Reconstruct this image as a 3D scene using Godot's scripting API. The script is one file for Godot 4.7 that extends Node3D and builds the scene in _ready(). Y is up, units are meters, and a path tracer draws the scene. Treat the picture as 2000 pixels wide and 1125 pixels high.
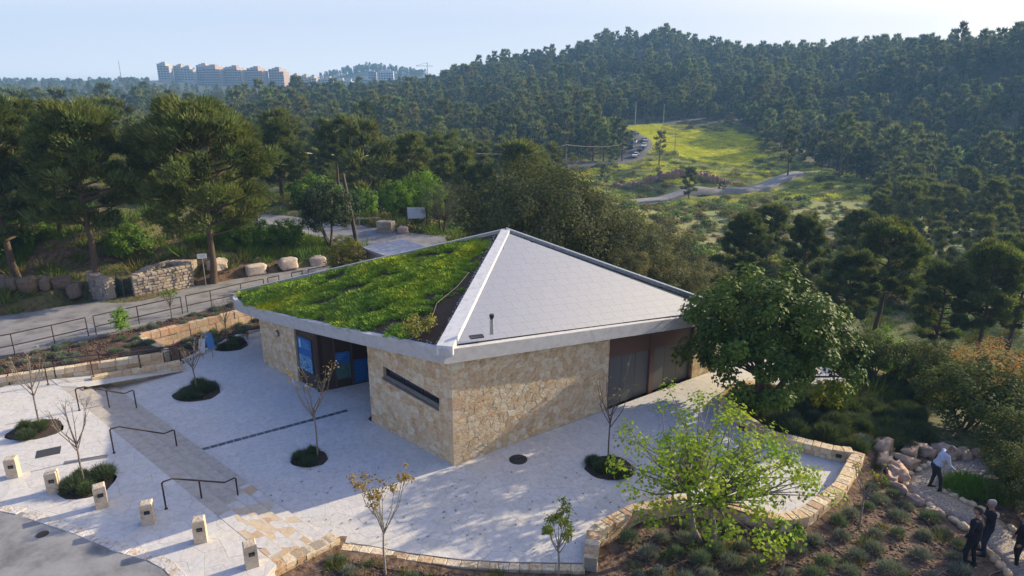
extends Node3D

const S0 := Vector2(-5.6, -17.6)        # foot of the stairs, then along them and up them
const SD := Vector2(-0.757, -0.654)
const SN := Vector2(-0.654, 0.757)
const UP_Y := 0.6                        # level of the upper terrace
const WL := Vector2(-0.735, -0.678)     # along the entrance front and along the glazed front
const WR := Vector2(0.811, -0.585)
const CO := Vector2(-2.11, -21.93)      # front corner of the building

var rng := RandomNumberGenerator.new()
var M := {}
var taken := {}
var gxs := PackedFloat32Array()
var gzs := PackedFloat32Array()
var ghs := PackedFloat32Array()
var cps := []
var wob := FastNoiseLite.new()
var patchy := FastNoiseLite.new()


class MB:
	var v := PackedVector3Array()
	var c := PackedColorArray()
	var ix := PackedInt32Array()
	var cur := Color(1, 1, 1)

	func tri(a: Vector3, b: Vector3, d: Vector3) -> void:  # counter-clockwise from outside
		var n := v.size()
		v.append(a); v.append(b); v.append(d)
		c.append(cur); c.append(cur); c.append(cur)
		ix.append(n); ix.append(n + 2); ix.append(n + 1)

	func quad(a: Vector3, b: Vector3, d: Vector3, e: Vector3) -> void:
		var n := v.size()
		v.append(a); v.append(b); v.append(d); v.append(e)
		c.append(cur); c.append(cur); c.append(cur); c.append(cur)
		ix.append(n); ix.append(n + 2); ix.append(n + 1)
		ix.append(n); ix.append(n + 3); ix.append(n + 2)

	func box(o: Vector3, s: Vector3, bs := Basis()) -> void:
		var x := bs.x * s.x * 0.5
		var y := bs.y * s.y * 0.5
		var z := bs.z * s.z * 0.5
		quad(o - x - y + z, o + x - y + z, o + x + y + z, o - x + y + z)
		quad(o + x - y - z, o - x - y - z, o - x + y - z, o + x + y - z)
		quad(o + x - y + z, o + x - y - z, o + x + y - z, o + x + y + z)
		quad(o - x - y - z, o - x - y + z, o - x + y + z, o - x + y - z)
		quad(o - x + y + z, o + x + y + z, o + x + y - z, o - x + y - z)
		quad(o - x - y - z, o + x - y - z, o + x - y + z, o - x - y + z)

	func tube(pts: Array, rad: Array, sides := 6, cap := true) -> void:
		var first := v.size()
		var n := pts.size()
		var ref := Vector3(0.31, 0.22, 0.93)
		for i in n:
			var d: Vector3 = (pts[mini(i + 1, n - 1)] - pts[maxi(i - 1, 0)])
			d = d.normalized() if d.length() > 1e-6 else Vector3.UP
			if absf(d.dot(ref)) > 0.97:
				ref = Vector3(0.9, 0.1, -0.3)
			var a := d.cross(ref).normalized()
			var b := d.cross(a)
			ref = a.cross(d)
			for k in sides:
				var t := TAU * k / sides
				v.append(pts[i] + (a * cos(t) + b * sin(t)) * rad[i])
				c.append(cur)
		for i in n - 1:
			for k in sides:
				var p := first + i * sides + k
				var q := first + i * sides + (k + 1) % sides
				ix.append(p); ix.append(p + sides); ix.append(q)
				ix.append(q); ix.append(p + sides); ix.append(q + sides)
		if cap:
			for e in [0, n - 1]:
				var m := v.size()
				v.append(pts[e]); c.append(cur)
				for k in sides:
					v.append(v[first + e * sides + k]); c.append(cur)
				for k in sides:
					ix.append(m)
					if e == 0:
						ix.append(m + 1 + k); ix.append(m + 1 + (k + 1) % sides)
					else:
						ix.append(m + 1 + (k + 1) % sides); ix.append(m + 1 + k)

	func bar(a: Vector3, b: Vector3, w: float, h: float) -> void:  # square bar from a to b
		var d := (b - a)
		var l := d.length()
		d /= l
		var s := d.cross(Vector3.UP)
		s = s.normalized() if s.length() > 0.01 else Vector3.RIGHT
		var u := s.cross(d)
		box((a + b) * 0.5, Vector3(w, h, l), Basis(s, u, -d))

	func prism(poly: PackedVector2Array, z0: float, z1: float, ch: float, xf: Transform3D, tilt := Vector2.ZERO) -> void:
		var n := poly.size()
		if n < 3:
			return
		var area := 0.0
		var mid := Vector2.ZERO
		for i in n:
			var a := poly[i]
			var b := poly[(i + 1) % n]
			area += a.x * b.y - b.x * a.y
			mid += a
		mid /= n
		if area < 0:
			poly = poly.duplicate()
			poly.reverse()
		var size := sqrt(absf(area) * 0.5)
		var f := 1.0 - minf(0.4, ch / maxf(size * 0.5, 0.001))
		for i in n:
			var a := poly[i]
			var b := poly[(i + 1) % n]
			var a2 := mid + (a - mid) * f
			var b2 := mid + (b - mid) * f
			var ta := (a - mid).dot(tilt)
			var tb := (b - mid).dot(tilt)
			var lo := xf * Vector3(a.x, a.y, z0)
			var lb := xf * Vector3(b.x, b.y, z0)
			var ma := xf * Vector3(a.x, a.y, z1 - ch * 0.8 + ta)
			var m2 := xf * Vector3(b.x, b.y, z1 - ch * 0.8 + tb)
			quad(lo, lb, m2, ma)
			quad(ma, m2, xf * Vector3(b2.x, b2.y, z1 + tb), xf * Vector3(a2.x, a2.y, z1 + ta))
		var tr := Geometry2D.triangulate_polygon(poly)
		var k := v.size()
		for i in n:
			var a2 := mid + (poly[i] - mid) * f
			v.append(xf * Vector3(a2.x, a2.y, z1 + (poly[i] - mid).dot(tilt)))
			c.append(cur)
		for i in range(0, tr.size(), 3):
			var a := poly[tr[i]]
			var b := poly[tr[i + 1]]
			var d := poly[tr[i + 2]]
			if (b - a).cross(d - a) > 0:
				ix.append(k + tr[i]); ix.append(k + tr[i + 2]); ix.append(k + tr[i + 1])
			else:
				ix.append(k + tr[i]); ix.append(k + tr[i + 1]); ix.append(k + tr[i + 2])

	func rock(o: Vector3, s: Vector3, sd: int, bs := Basis(), rings := 7, boxy := 0.45, rough := 0.16) -> void:
		var ns := FastNoiseLite.new()
		ns.seed = sd
		ns.frequency = 0.8
		var sides := rings + 4
		var first := v.size()
		for i in rings + 1:
			var la := PI * i / rings - PI / 2
			for k in sides:
				var lo := TAU * k / sides
				var d := Vector3(cos(la) * cos(lo), sin(la), cos(la) * sin(lo))
				var e := Vector3(signf(d.x) * pow(absf(d.x), boxy), signf(d.y) * pow(absf(d.y), boxy), signf(d.z) * pow(absf(d.z), boxy))
				e = d.lerp(e * 0.86, 0.6)
				e *= 1.0 + ns.get_noise_3dv(d * 1.3) * rough * 2.4
				v.append(o + bs * (e * s * 0.5))
				c.append(cur)
		for i in rings:
			for k in sides:
				var p := first + i * sides + k
				var q := first + i * sides + (k + 1) % sides
				ix.append(p); ix.append(q); ix.append(p + sides)
				ix.append(q); ix.append(q + sides); ix.append(p + sides)

	func make(m: Material, smooth := true) -> ArrayMesh:
		var a := []
		a.resize(Mesh.ARRAY_MAX)
		a[Mesh.ARRAY_VERTEX] = v
		a[Mesh.ARRAY_COLOR] = c
		a[Mesh.ARRAY_INDEX] = ix
		if smooth:
			var nr := PackedVector3Array()
			nr.resize(v.size())
			for i in range(0, ix.size(), 3):
				var p := v[ix[i]]
				var n := (v[ix[i + 2]] - p).cross(v[ix[i + 1]] - p)
				nr[ix[i]] += n; nr[ix[i + 1]] += n; nr[ix[i + 2]] += n
			for i in nr.size():
				nr[i] = nr[i].normalized() if nr[i].length_squared() > 1e-20 else Vector3.UP
			a[Mesh.ARRAY_NORMAL] = nr
		var me := ArrayMesh.new()
		if v.size() > 0:
			me.add_surface_from_arrays(Mesh.PRIMITIVE_TRIANGLES, a)
			me.surface_set_material(0, m)
		return me


# ---------------------------------------------------------------- naming and tagging
func numbered(called: String, parent: Node) -> String:
	var key := "%d/%s" % [parent.get_instance_id(), called]
	var n: int = taken.get(key, 0)
	taken[key] = n + 1
	return called if n == 0 else "%s_%03d" % [called, n]

func tag(o: Node, label := "", category := "", group := "", kind := "") -> Node:
	if label: o.set_meta("label", label)
	if category: o.set_meta("category", category)
	if group: o.set_meta("group", group)
	if kind: o.set_meta("kind", kind)
	return o

func base(called: String, at := Vector3.ZERO, turn := 0.0) -> Node3D:
	var o := Node3D.new()
	o.name = numbered(called, self)
	add_child(o, true)
	o.position = at
	o.rotation.y = turn
	return o

func obj(called: String, mesh: Mesh, parent: Node = self, at := Vector3.ZERO, turn := 0.0, size := 1.0) -> MeshInstance3D:
	var o := MeshInstance3D.new()
	o.mesh = mesh
	o.name = numbered(called, parent)
	parent.add_child(o, true)
	o.position = at
	o.rotation.y = turn
	if size != 1.0:
		o.scale = Vector3.ONE * size
	return o

func copy(o: Node3D, label := "", at := Vector3.ZERO, turn := 0.0, size := 1.0, called := "") -> Node3D:
	var r: Node3D = o.duplicate()
	r.name = numbered(called if called else str(o.get_meta("stem", o.name)), self)
	add_child(r, true)
	r.position = at
	r.rotation.y = turn
	r.scale = Vector3.ONE * size
	if label: r.set_meta("label", label)
	return r

func many(called: String, mesh: Mesh, xf: Array, parent: Node = self, cols := []) -> MultiMeshInstance3D:
	var mm := MultiMesh.new()
	mm.transform_format = MultiMesh.TRANSFORM_3D
	mm.use_colors = cols.size() > 0
	mm.mesh = mesh
	mm.instance_count = xf.size()
	for i in xf.size():
		mm.set_instance_transform(i, xf[i])
		if cols.size() > 0:
			mm.set_instance_color(i, cols[i])
	var o := MultiMeshInstance3D.new()
	o.multimesh = mm
	o.name = numbered(called, parent)
	parent.add_child(o, true)
	o.set_meta("kind", "stuff")
	return o

func rr(a: float, b: float) -> float:
	return rng.randf_range(a, b)

func v3(p: Vector2, y: float) -> Vector3:
	return Vector3(p.x, y, p.y)

func vary(c: Color, amount: float) -> Color:
	var k := 1.0 + rr(-amount, amount)
	return Color(c.r * k * (1.0 + rr(-amount, amount) * 0.25), c.g * k, c.b * k * (1.0 + rr(-amount, amount) * 0.4))


# ---------------------------------------------------------------- materials
func ntex(sd: int, freq: float, stops: Array, cols: Array, oct := 4, size := 512, bump := false) -> NoiseTexture2D:
	var n := FastNoiseLite.new()
	n.seed = sd
	n.noise_type = FastNoiseLite.TYPE_SIMPLEX_SMOOTH
	n.frequency = freq
	n.fractal_octaves = oct
	n.fractal_gain = 0.6
	var t := NoiseTexture2D.new()
	t.width = size
	t.height = size
	t.seamless = true
	t.noise = n
	if not bump:
		var g := Gradient.new()
		g.offsets = PackedFloat32Array(stops)
		g.colors = PackedColorArray(cols)
		t.color_ramp = g
	return t

func mat(called: String, rough: float, tex: Texture2D = null, scale := 1.0, o := {}) -> StandardMaterial3D:
	var m := StandardMaterial3D.new()
	m.resource_name = called
	m.roughness = rough
	m.vertex_color_use_as_albedo = true
	m.metallic_specular = o.get("spec", 0.4)
	m.metallic = o.get("metal", 0.0)
	if tex:
		m.albedo_texture = tex
		m.uv1_triplanar = true
		m.uv1_world_triplanar = true
		m.uv1_scale = Vector3.ONE * scale
	if o.has("bump"):
		m.heightmap_enabled = true
		m.heightmap_texture = o.bump
		m.heightmap_scale = o.get("bump_cm", 1.0)
		m.uv1_triplanar = true
		m.uv1_world_triplanar = true
		m.uv1_scale = Vector3.ONE * scale
	if o.has("back"):
		m.backlight_enabled = true
		m.backlight = o.back
	M[called] = m
	return m

func materials() -> void:
	var g := func(a, b = -1.0, c = -1.0): return Color(a, b if b >= 0 else a, c if c >= 0 else a)
	var stain := ntex(3, 0.012, [0.0, 0.35, 0.6, 1.0], [g.call(0.72, 0.64, 0.55), g.call(0.95, 0.9, 0.84), g.call(1.0), g.call(0.86, 0.85, 0.84)], 5)
	var grain := ntex(8, 0.03, [0.0, 0.5, 1.0], [g.call(0.7), g.call(0.92), g.call(1.0)], 5)
	var blotch := ntex(14, 0.008, [0.0, 0.45, 1.0], [g.call(0.7), g.call(0.9), g.call(1.0)], 5)
	var earth := ntex(21, 0.02, [0.0, 0.4, 0.62, 1.0], [g.call(0.42, 0.4, 0.38), g.call(0.85, 0.82, 0.8), g.call(1.0), g.call(1.0, 0.96, 0.9)], 6)
	var relief := ntex(33, 0.03, [], [], 5, 512, true)
	mat("stone", 0.9, stain, 0.55, {"bump": relief, "bump_cm": 1.6})
	mat("paving", 0.8, ntex(17, 0.02, [0.0, 0.5, 1.0], [g.call(0.9, 0.89, 0.88), g.call(0.97), g.call(1.0)], 5), 0.35, {"bump": relief, "bump_cm": 0.5})
	mat("mortar", 0.95, grain, 0.8)
	mat("concrete", 0.85, ntex(15, 0.012, [0.0, 0.5, 1.0], [g.call(0.84), g.call(0.95), g.call(1.0)], 5), 0.45, {"bump": relief, "bump_cm": 0.4})
	mat("asphalt", 0.92, blotch, 0.16, {"bump": relief, "bump_cm": 0.6})
	mat("terrain", 0.97, earth, 0.23, {"bump": relief, "bump_cm": 5.0})
	mat("soil", 0.97, earth, 0.9, {"bump": relief, "bump_cm": 4.0})
	mat("plain", 0.75, grain, 0.7)
	mat("smooth", 0.5)
	mat("paint", 0.35, null, 1.0, {"spec": 0.5})
	mat("iron", 0.55, grain, 2.0, {"metal": 0.35})
	mat("galvanised", 0.42, blotch, 1.2, {"metal": 0.6})
	mat("window_glass", 0.08, null, 1.0, {"spec": 0.6})
	mat("screen", 0.45, grain, 3.0)
	mat("solar", 0.05, null, 1.0, {"metal": 0.8})
	mat("bark", 0.95, earth, 1.5, {"bump": relief, "bump_cm": 3.0})
	mat("needle", 0.7, null, 1.0, {"back": Color(0.8, 0.8, 0.6), "spec": 0.15})
	mat("leaf", 0.7, null, 1.0, {"back": Color(0.85, 0.85, 0.6), "spec": 0.2})
	mat("thick_leaf", 0.6, null, 1.0, {"back": Color(0.5, 0.5, 0.35), "spec": 0.25})
	mat("blade", 0.7, null, 1.0, {"back": Color(0.7, 0.7, 0.5), "spec": 0.25})
	mat("cloth", 0.95, grain, 6.0)


# ---------------------------------------------------------------- terrain
func control(list: Array) -> void:
	for i in range(0, list.size(), 3):
		var x: float = list[i]
		var z: float = list[i + 1]
		cps.append([atan2(x, -z), log(maxf(5.0, Vector2(x, z).length())), list[i + 2]])

func raw_height(x: float, z: float) -> float:
	var a := atan2(x, -z)
	var l := log(maxf(5.0, Vector2(x, z).length()))
	var sw := 0.0
	var s := 0.0
	for p in cps:
		var da: float = absf(a - p[0])
		if da > PI: da = TAU - da
		var dl: float = (l - p[1]) * 0.9
		var q := da * da + dl * dl + 0.0006
		var w := 1.0 / (q * q)
		sw += w
		s += w * p[2]
	var r := exp(l)
	var rough := clampf((r - 45.0) / 120.0, 0.0, 1.0)
	return s / sw + wob.get_noise_2d(x, z) * (0.12 + rough * 2.2)

func in_plaza(p: Vector2) -> bool:
	return Geometry2D.is_point_in_polygon(p, PackedVector2Array([Vector2(-7.6, -15.0), Vector2(-5.8, -17.9), Vector2(-3.2, -17.4), Vector2(0, -17.0), Vector2(2.3, -17.1), Vector2(2.9, -18.1), Vector2(4.1, -19.3), Vector2(5.6, -19.8), Vector2(7.4, -19.4), Vector2(8.5, -18.9), Vector2(9.4, -19.1), Vector2(10.9, -20.4), Vector2(12.2, -22.0), Vector2(9.7, -23.6), Vector2(9.0, -25.3), Vector2(8.7, -27.0), Vector2(9.8, -28.8), Vector2(15.4, -29.6), Vector2(15.4, -32), Vector2(4, -46), Vector2(-12.2, -38.4), Vector2(-13.3, -39.5), Vector2(-16, -36.2), Vector2(-19.1, -32.8), Vector2(-16.8, -30.8), Vector2(-22.4, -28.0), Vector2(-30, -25), Vector2(-40, -10), Vector2(-12, -8)]))

func on_road(p: Vector2) -> bool:
	return Geometry2D.is_point_in_polygon(p, road_poly()) or Geometry2D.is_point_in_polygon(p, lot_poly())

func road_poly() -> PackedVector2Array:
	return PackedVector2Array([Vector2(-42, -20), Vector2(-23.4, -30.4), Vector2(-21.3, -32.4), Vector2(-18.1, -35.8), Vector2(-15.7, -38.6), Vector2(-13.6, -40.6), Vector2(-10.5, -43.6), Vector2(-7.2, -46.8), Vector2(-9.8, -50.2), Vector2(-13.2, -46.9), Vector2(-16, -44.8), Vector2(-20.2, -41.4), Vector2(-24, -38.5), Vector2(-28.4, -35.6), Vector2(-48, -27)])

func lot_poly() -> PackedVector2Array:
	return PackedVector2Array([Vector2(-9.8, -50.2), Vector2(-7.2, -46.8), Vector2(-4.5, -49.6), Vector2(-5.4, -53.5), Vector2(-9.5, -55.0), Vector2(-13, -57.2), Vector2(-20, -61.2), Vector2(-27, -64), Vector2(-30, -61), Vector2(-22.4, -57.2), Vector2(-16.5, -54.2), Vector2(-13.4, -51.3)])

func yellow_poly() -> PackedVector2Array:
	return PackedVector2Array([Vector2(47.0, -306), Vector2(64.6, -306), Vector2(67.5, -287), Vector2(95.2, -273), Vector2(87, -240), Vector2(75, -221), Vector2(64.0, -224), Vector2(53.0, -238), Vector2(49.5, -262)])

func ground_colour(x: float, z: float) -> Color:
	var p := Vector2(x, z)
	var r := p.length()
	var n := patchy.get_noise_2d(x, z)
	var n2 := patchy.get_noise_2d(x * 3.1 + 200.0, z * 3.1)
	var soil := Color(0.15, 0.1, 0.068)
	var grass := Color(0.12, 0.175, 0.04)
	var scrub := Color(0.12, 0.125, 0.06)
	var dry := Color(0.27, 0.22, 0.14)
	if x > -7.0 and z > -31 and r < 34 and x < 17.5:
		return soil.lerp(Color(0.17, 0.115, 0.08), clampf(0.5 + n2, 0, 1))
	if r < 75 and x < -8:
		var c := grass.lerp(Color(0.16, 0.105, 0.065), clampf(0.45 + n * 1.3 + n2 * 0.7, 0, 1))
		return c
	if r < 75:
		return scrub.lerp(grass, clampf(0.5 + n * 1.2, 0, 1)).lerp(dry, clampf(n2 * 1.2 - 0.1, 0, 0.7))
	if Geometry2D.is_point_in_polygon(p, yellow_poly()):
		return Color(0.56, 0.55, 0.03).lerp(Color(0.3, 0.38, 0.04), clampf(n2 * 1.3 + n * 0.8 + 0.12, 0, 0.85))
	if x > 10 and x < 90 and z < -150 and z > -232:
		return Color(0.19, 0.22, 0.06).lerp(Color(0.44, 0.41, 0.03), clampf(n * 2.2 - 0.1 + n2 * 0.6, 0, 0.9)).lerp(Color(0.17, 0.15, 0.09), clampf(n2 * 1.2, 0, 0.6))
	if r < 215:
		if x > 2: return Color(0.22, 0.28, 0.075).lerp(Color(0.29, 0.28, 0.12), clampf(0.4 + n * 1.5, 0, 1)).lerp(Color(0.33, 0.2, 0.13), clampf(n2 * 1.5 - 0.25, 0, 0.7))
		return scrub.lerp(grass, clampf(0.4 + n * 1.3, 0, 1)).lerp(dry, clampf(n2 * 1.6, 0, 0.75))
	return Color(0.09, 0.1, 0.05).lerp(dry, clampf(n * 1.2 + n2 * 0.5 - 0.15, 0, 0.6))

func spaced(lo: float, a: float, b: float, hi: float, step: float, grow: float) -> PackedFloat32Array:
	var o := PackedFloat32Array()
	var left := []
	var t := a
	var s := step
	while t > lo:
		s *= grow
		t -= s
		left.append(t)
	left.reverse()
	for x in left: o.append(x)
	t = a
	while t < b:
		o.append(t)
		t += step
	s = step
	while t < hi:
		o.append(t)
		s *= grow
		t += s
	o.append(t)
	return o

func terrain() -> void:
	wob.seed = 5
	wob.frequency = 0.02
	wob.fractal_octaves = 4
	patchy.seed = 9
	patchy.frequency = 0.035
	patchy.fractal_octaves = 4
	control([0, -22, 0, -10, -24, 0, 5, -25, 0, 0, -35, 0, 8, -33, 0, -12, -20, 0.4, -14, -12, 0.5, 0, -12, -0.15, 5, -15, -0.1, 8, -16, -0.05, 12, -17, 0, 11, -20, 0, 9, -25, 0.1, 13, -24, 0.15, 12, -27, 0.1, 15, -18, -0.3, 15, -22, -0.5, 16.5, -22, -0.55, 18, -22, -0.5, 16, -19, -0.2, 14, -16, 0, 16, -26, -0.4, 18, -29, -0.9, 16, -31.5, -0.25, 14, -33, -0.3, 20, -20, -1.2, 26, -30, -3.2, 20, -14, -0.6, 22, -38, -4, 15, -40, -2, 5, -44, 0.2, -4, -43, 0.6, -20, -30, 0.9, -25, -33, 1, -32, -27, 1, -17, -40, 1, -24, -42, 1.6, -22, -46, 2.4, -30, -40, 1.6, -30, -48, 3.2, -42, -42, 3, -40, -60, 4.5, -15, -49, 1.4, -12, -54, 1.45, -20, -59, 1.55, -7, -50, 1.4, -28, -63, 2.5, 0, -52, 0.3, 8, -52, -2, 20, -50, -6, 0, -66, -1.5, -10, -75, -1, -25, -85, 1, -45, -90, 4, 0, -90, -4])
	control([51.2, -170, -14, 31.2, -165, -15.1, 21.3, -190, -12.3, 45.3, -178, -11.6, 38.5, -100, -10.4, 19.7, -85, -8.2, 11.8, -85, -6.8, 22.9, -68, -7.2, 65.6, -140, -11.3, 43.9, -95, -9.2, 34.3, -58, -8, 37.6, -52, -6.7, 41.5, -52, -5.8, 30.5, -60, -7.7, 62.5, -95, -10.7, 80.7, -105, -10.8, 80.2, -135, -13.5, 108.2, -150, -15.4, 37.5, -222, -11.2, 44.9, -238, -10.1, 43.3, -262, -6.7, 48.6, -295, -5.5, 63.6, -300, -5.6, 65.8, -280, -7.9, 93.3, -270, -7.9, 84.4, -240, -12, 73.7, -225, -14.2, 63.5, -225, -12.9, 52.5, -245, -9.9, 16, -215, -11.4, 0, -205, -10.2, 119.6, -270, -12.2, 112, -320, -3.2, 60.2, -330, -4.2, 84.2, -470, 15.1, 121.2, -420, 6.2, 105.8, -600, 36.9, 22.1, -620, 20.1, -61.6, -660, 3.1])
	control([236.9, -335, 20.3, 219.8, -365, 19.6, 218, -410, 20.3, 219.8, -500, 23.8, 198.8, -560, 23.5, 152.1, -350, 2.6, 158.9, -290, -3.7, 186.6, -285, 0.6, 200.4, -275, -0.9, 191.7, -390, 4.1, 118.9, -228, -14.9, 142.7, -225, -16.2, 160.8, -215, -16.5, 112.8, -275, -5.8, 262, -312, 14, 290, -352, 22, 318, -400, 26, 345, -450, 29, 236, -288, 4, 400, -255, 80, 430, -325, 115, 480, -395, 140, 540, -470, 130, 300, -480, 22, 330, -560, 25, 380, -520, 25, 420, -570, 28, 480, -640, 32, 560, -760, 34, 390, -470, 30, 360, -200, 50, 36.8, -250, -7.6, 9.2, -250, -9.4, -27.1, -245, -9.9, -66.8, -260, -6.6, -27.6, -380, -2.4, 14.1, -390, 1.3, -82.8, -380, -2.4, -105.8, -330, -3.8, 43.4, -400, 3.8])
	control([-395.8, -1000, 3.1, -481.2, -1000, 10, -301, -950, 2.4, -205.2, -950, 2.4, -158.3, -1000, 4.5, -269.8, -1350, 28.5, -335.4, -1300, 9.9, -167.7, -1300, 13.9, -202.4, -700, -3.5, -223.1, -560, -4, -313.3, -620, 0.6, -368.6, -600, -1, -469.3, -650, 0, -646.1, -900, 8.6, -579.9, -950, 7.2, -511.4, -950, 9.2, -840.3, -900, 10.4, -186.3, -300, -4.3, -190.7, -260, -5.7, -220.5, -250, -6.7, -128.5, -270, -4.5, -100.9, -250, -4.9, -21.5, -110, -4.3, -28.5, -105, -3.5, -39.5, -120, -3.2, -13.5, -120, -5, -5.6, -150, -6.3, -28.6, -160, -6.4, 4.2, -110, -6, -48, -170, -6.4, -5.2, -85, -2.9, -31.6, -100, -2.3])
	control([0, 20, 2, -30, 10, 1, 30, 10, -4, 100, 50, -10, -100, 50, 5, -300, 100, 10, 300, 100, -5, 0, 300, 5, 1200, -900, 60, 600, -700, 60, -1200, -800, 20, 100, -1500, 20, -600, -1700, 10, -90, -45, 6, -140, -120, 3, 70, -40, -9, 140, -70, -12])
	gxs = spaced(-1150, -34, 44, 800, 0.7, 1.06)
	gzs = spaced(-1480, -66, -8, 60, 0.7, 1.06)
	var nx := gxs.size()
	var nz := gzs.size()
	var mb := MB.new()
	ghs.resize(nx * nz)
	for j in nz:
		for i in nx:
			var p := Vector2(gxs[i], gzs[j])
			var y := raw_height(p.x, p.y)
			if p.length() < 90:
				if in_plaza(p): y = minf(y, -0.25)
				elif on_road(p): y -= 0.5
				elif p.x < -12.5 and p.x > -26.5 and p.y < -26 and p.y > -40: y = minf(y, 0.72)
			ghs[j * nx + i] = y
			mb.v.append(Vector3(p.x, y, p.y))
			mb.c.append(ground_colour(p.x, p.y))
	for j in nz - 1:
		for i in nx - 1:
			var a := j * nx + i
			mb.ix.append(a); mb.ix.append(a + 1); mb.ix.append(a + nx)
			mb.ix.append(a + 1); mb.ix.append(a + nx + 1); mb.ix.append(a + nx)
	tag(obj("terrain", mb.make(M.terrain)), "hilly ground with soil, grass, a yellow flowering field and forest floor", "ground", "", "structure")

func gh(x: float, z: float) -> float:
	var nx := gxs.size()
	var i := clampi(gxs.bsearch(x) - 1, 0, nx - 2)
	var j := clampi(gzs.bsearch(z) - 1, 0, gzs.size() - 2)
	var u := (x - gxs[i]) / (gxs[i + 1] - gxs[i])
	var w := (z - gzs[j]) / (gzs[j + 1] - gzs[j])
	var a := ghs[j * nx + i]
	var b := ghs[j * nx + i + 1]
	var c := ghs[(j + 1) * nx + i]
	var d := ghs[(j + 1) * nx + i + 1]
	if u + w < 1.0:
		return a + (b - a) * u + (c - a) * w
	return d + (c - d) * (1.0 - u) + (b - d) * (1.0 - w)

func gv(x: float, z: float, up := 0.0) -> Vector3:
	return Vector3(x, gh(x, z) + up, z)

func ribbon(line: PackedVector2Array, width: float, up: float, col: Color, m: Material, step := 2.0) -> ArrayMesh:
	var cv := Curve2D.new()
	for i in line.size():
		var t := (line[mini(i + 1, line.size() - 1)] - line[maxi(i - 1, 0)]) / 6.0
		cv.add_point(line[i], -t, t)
	var l := cv.get_baked_length()
	var n := int(l / step) + 1
	var mb := MB.new()
	mb.cur = col
	for i in n + 1:
		var p := cv.sample_baked(l * i / n, true)
		var q := cv.sample_baked(minf(l, l * i / n + 0.5), true)
		var q0 := cv.sample_baked(maxf(0, l * i / n - 0.5), true)
		var d := (q - q0).normalized()
		var s := Vector2(-d.y, d.x) * width * 0.5
		var y := -1e9
		for k in [-1.0, -0.5, 0.0, 0.5, 1.0]:
			y = maxf(y, gh(p.x + s.x * k, p.y + s.y * k))
		for e in [[1.0, -1.2], [1.0, up], [0.33, up + 0.03], [-0.33, up + 0.03], [-1.0, up], [-1.0, -1.2]]:
			mb.v.append(Vector3(p.x + s.x * e[0], y + e[1], p.y + s.y * e[0]))
			mb.c.append(vary(col, 0.05))
	for i in n:
		for k in 5:
			var a := i * 6 + k
			mb.ix.append(a); mb.ix.append(a + 1); mb.ix.append(a + 6)
			mb.ix.append(a + 1); mb.ix.append(a + 7); mb.ix.append(a + 6)
	return mb.make(m)


# ---------------------------------------------------------------- plants
func in_ball(power := 0.4) -> Vector3:
	var d := Vector3(rng.randfn(), rng.randfn(), rng.randfn())
	return d.normalized() * pow(rng.randf(), power) if d.length() > 1e-5 else Vector3.UP

func needles(mb: MB, o: Vector3, pr: float, n: int, bl: float, bw: float, tint: Color, lean := Vector3.ZERO) -> void:
	for i in n:
		var q := in_ball(0.45)
		var p := o + Vector3(q.x, q.y * 0.8, q.z) * pr
		var d := (q * 0.6 + Vector3.UP * 0.6 + lean * 0.5 + Vector3(rr(-1, 1), rr(-1, 1), rr(-1, 1)) * 0.45).normalized()
		var s := d.cross(q + Vector3(rr(-1, 1), rr(-1, 1), rr(-1, 1)) * 0.4)
		s = s.normalized() * bw if s.length() > 0.01 else Vector3.RIGHT * bw
		mb.cur = vary(tint, 0.16)
		mb.tri(p - s, p + s, p + d * bl * rr(0.7, 1.3))

func leaves(mb: MB, o: Vector3, pr: float, n: int, size: float, tint: Color, from: Vector3, slim := 0.5, droop := 0.0) -> void:
	for i in n:
		var q := in_ball(0.4)
		var p := o + Vector3(q.x, q.y * 0.85, q.z) * pr
		var nrm := (q * 0.7 + (p - from).normalized() * 0.5 + Vector3.UP * 0.5 + Vector3(rr(-1, 1), rr(-1, 1), rr(-1, 1)) * 0.7).normalized()
		var d := nrm.cross(Vector3(rr(-1, 1), rr(-1, 1), rr(-1, 1)))
		if d.length() < 0.02:
			continue
		d = (d.normalized() - Vector3.UP * droop).normalized()
		var s := nrm.cross(d).normalized() * size * slim * 0.5
		var l := size * rr(0.7, 1.25)
		mb.cur = vary(tint, 0.2)
		mb.quad(p, p + d * l * 0.5 + s, p + d * l, p + d * l * 0.5 - s)

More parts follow.
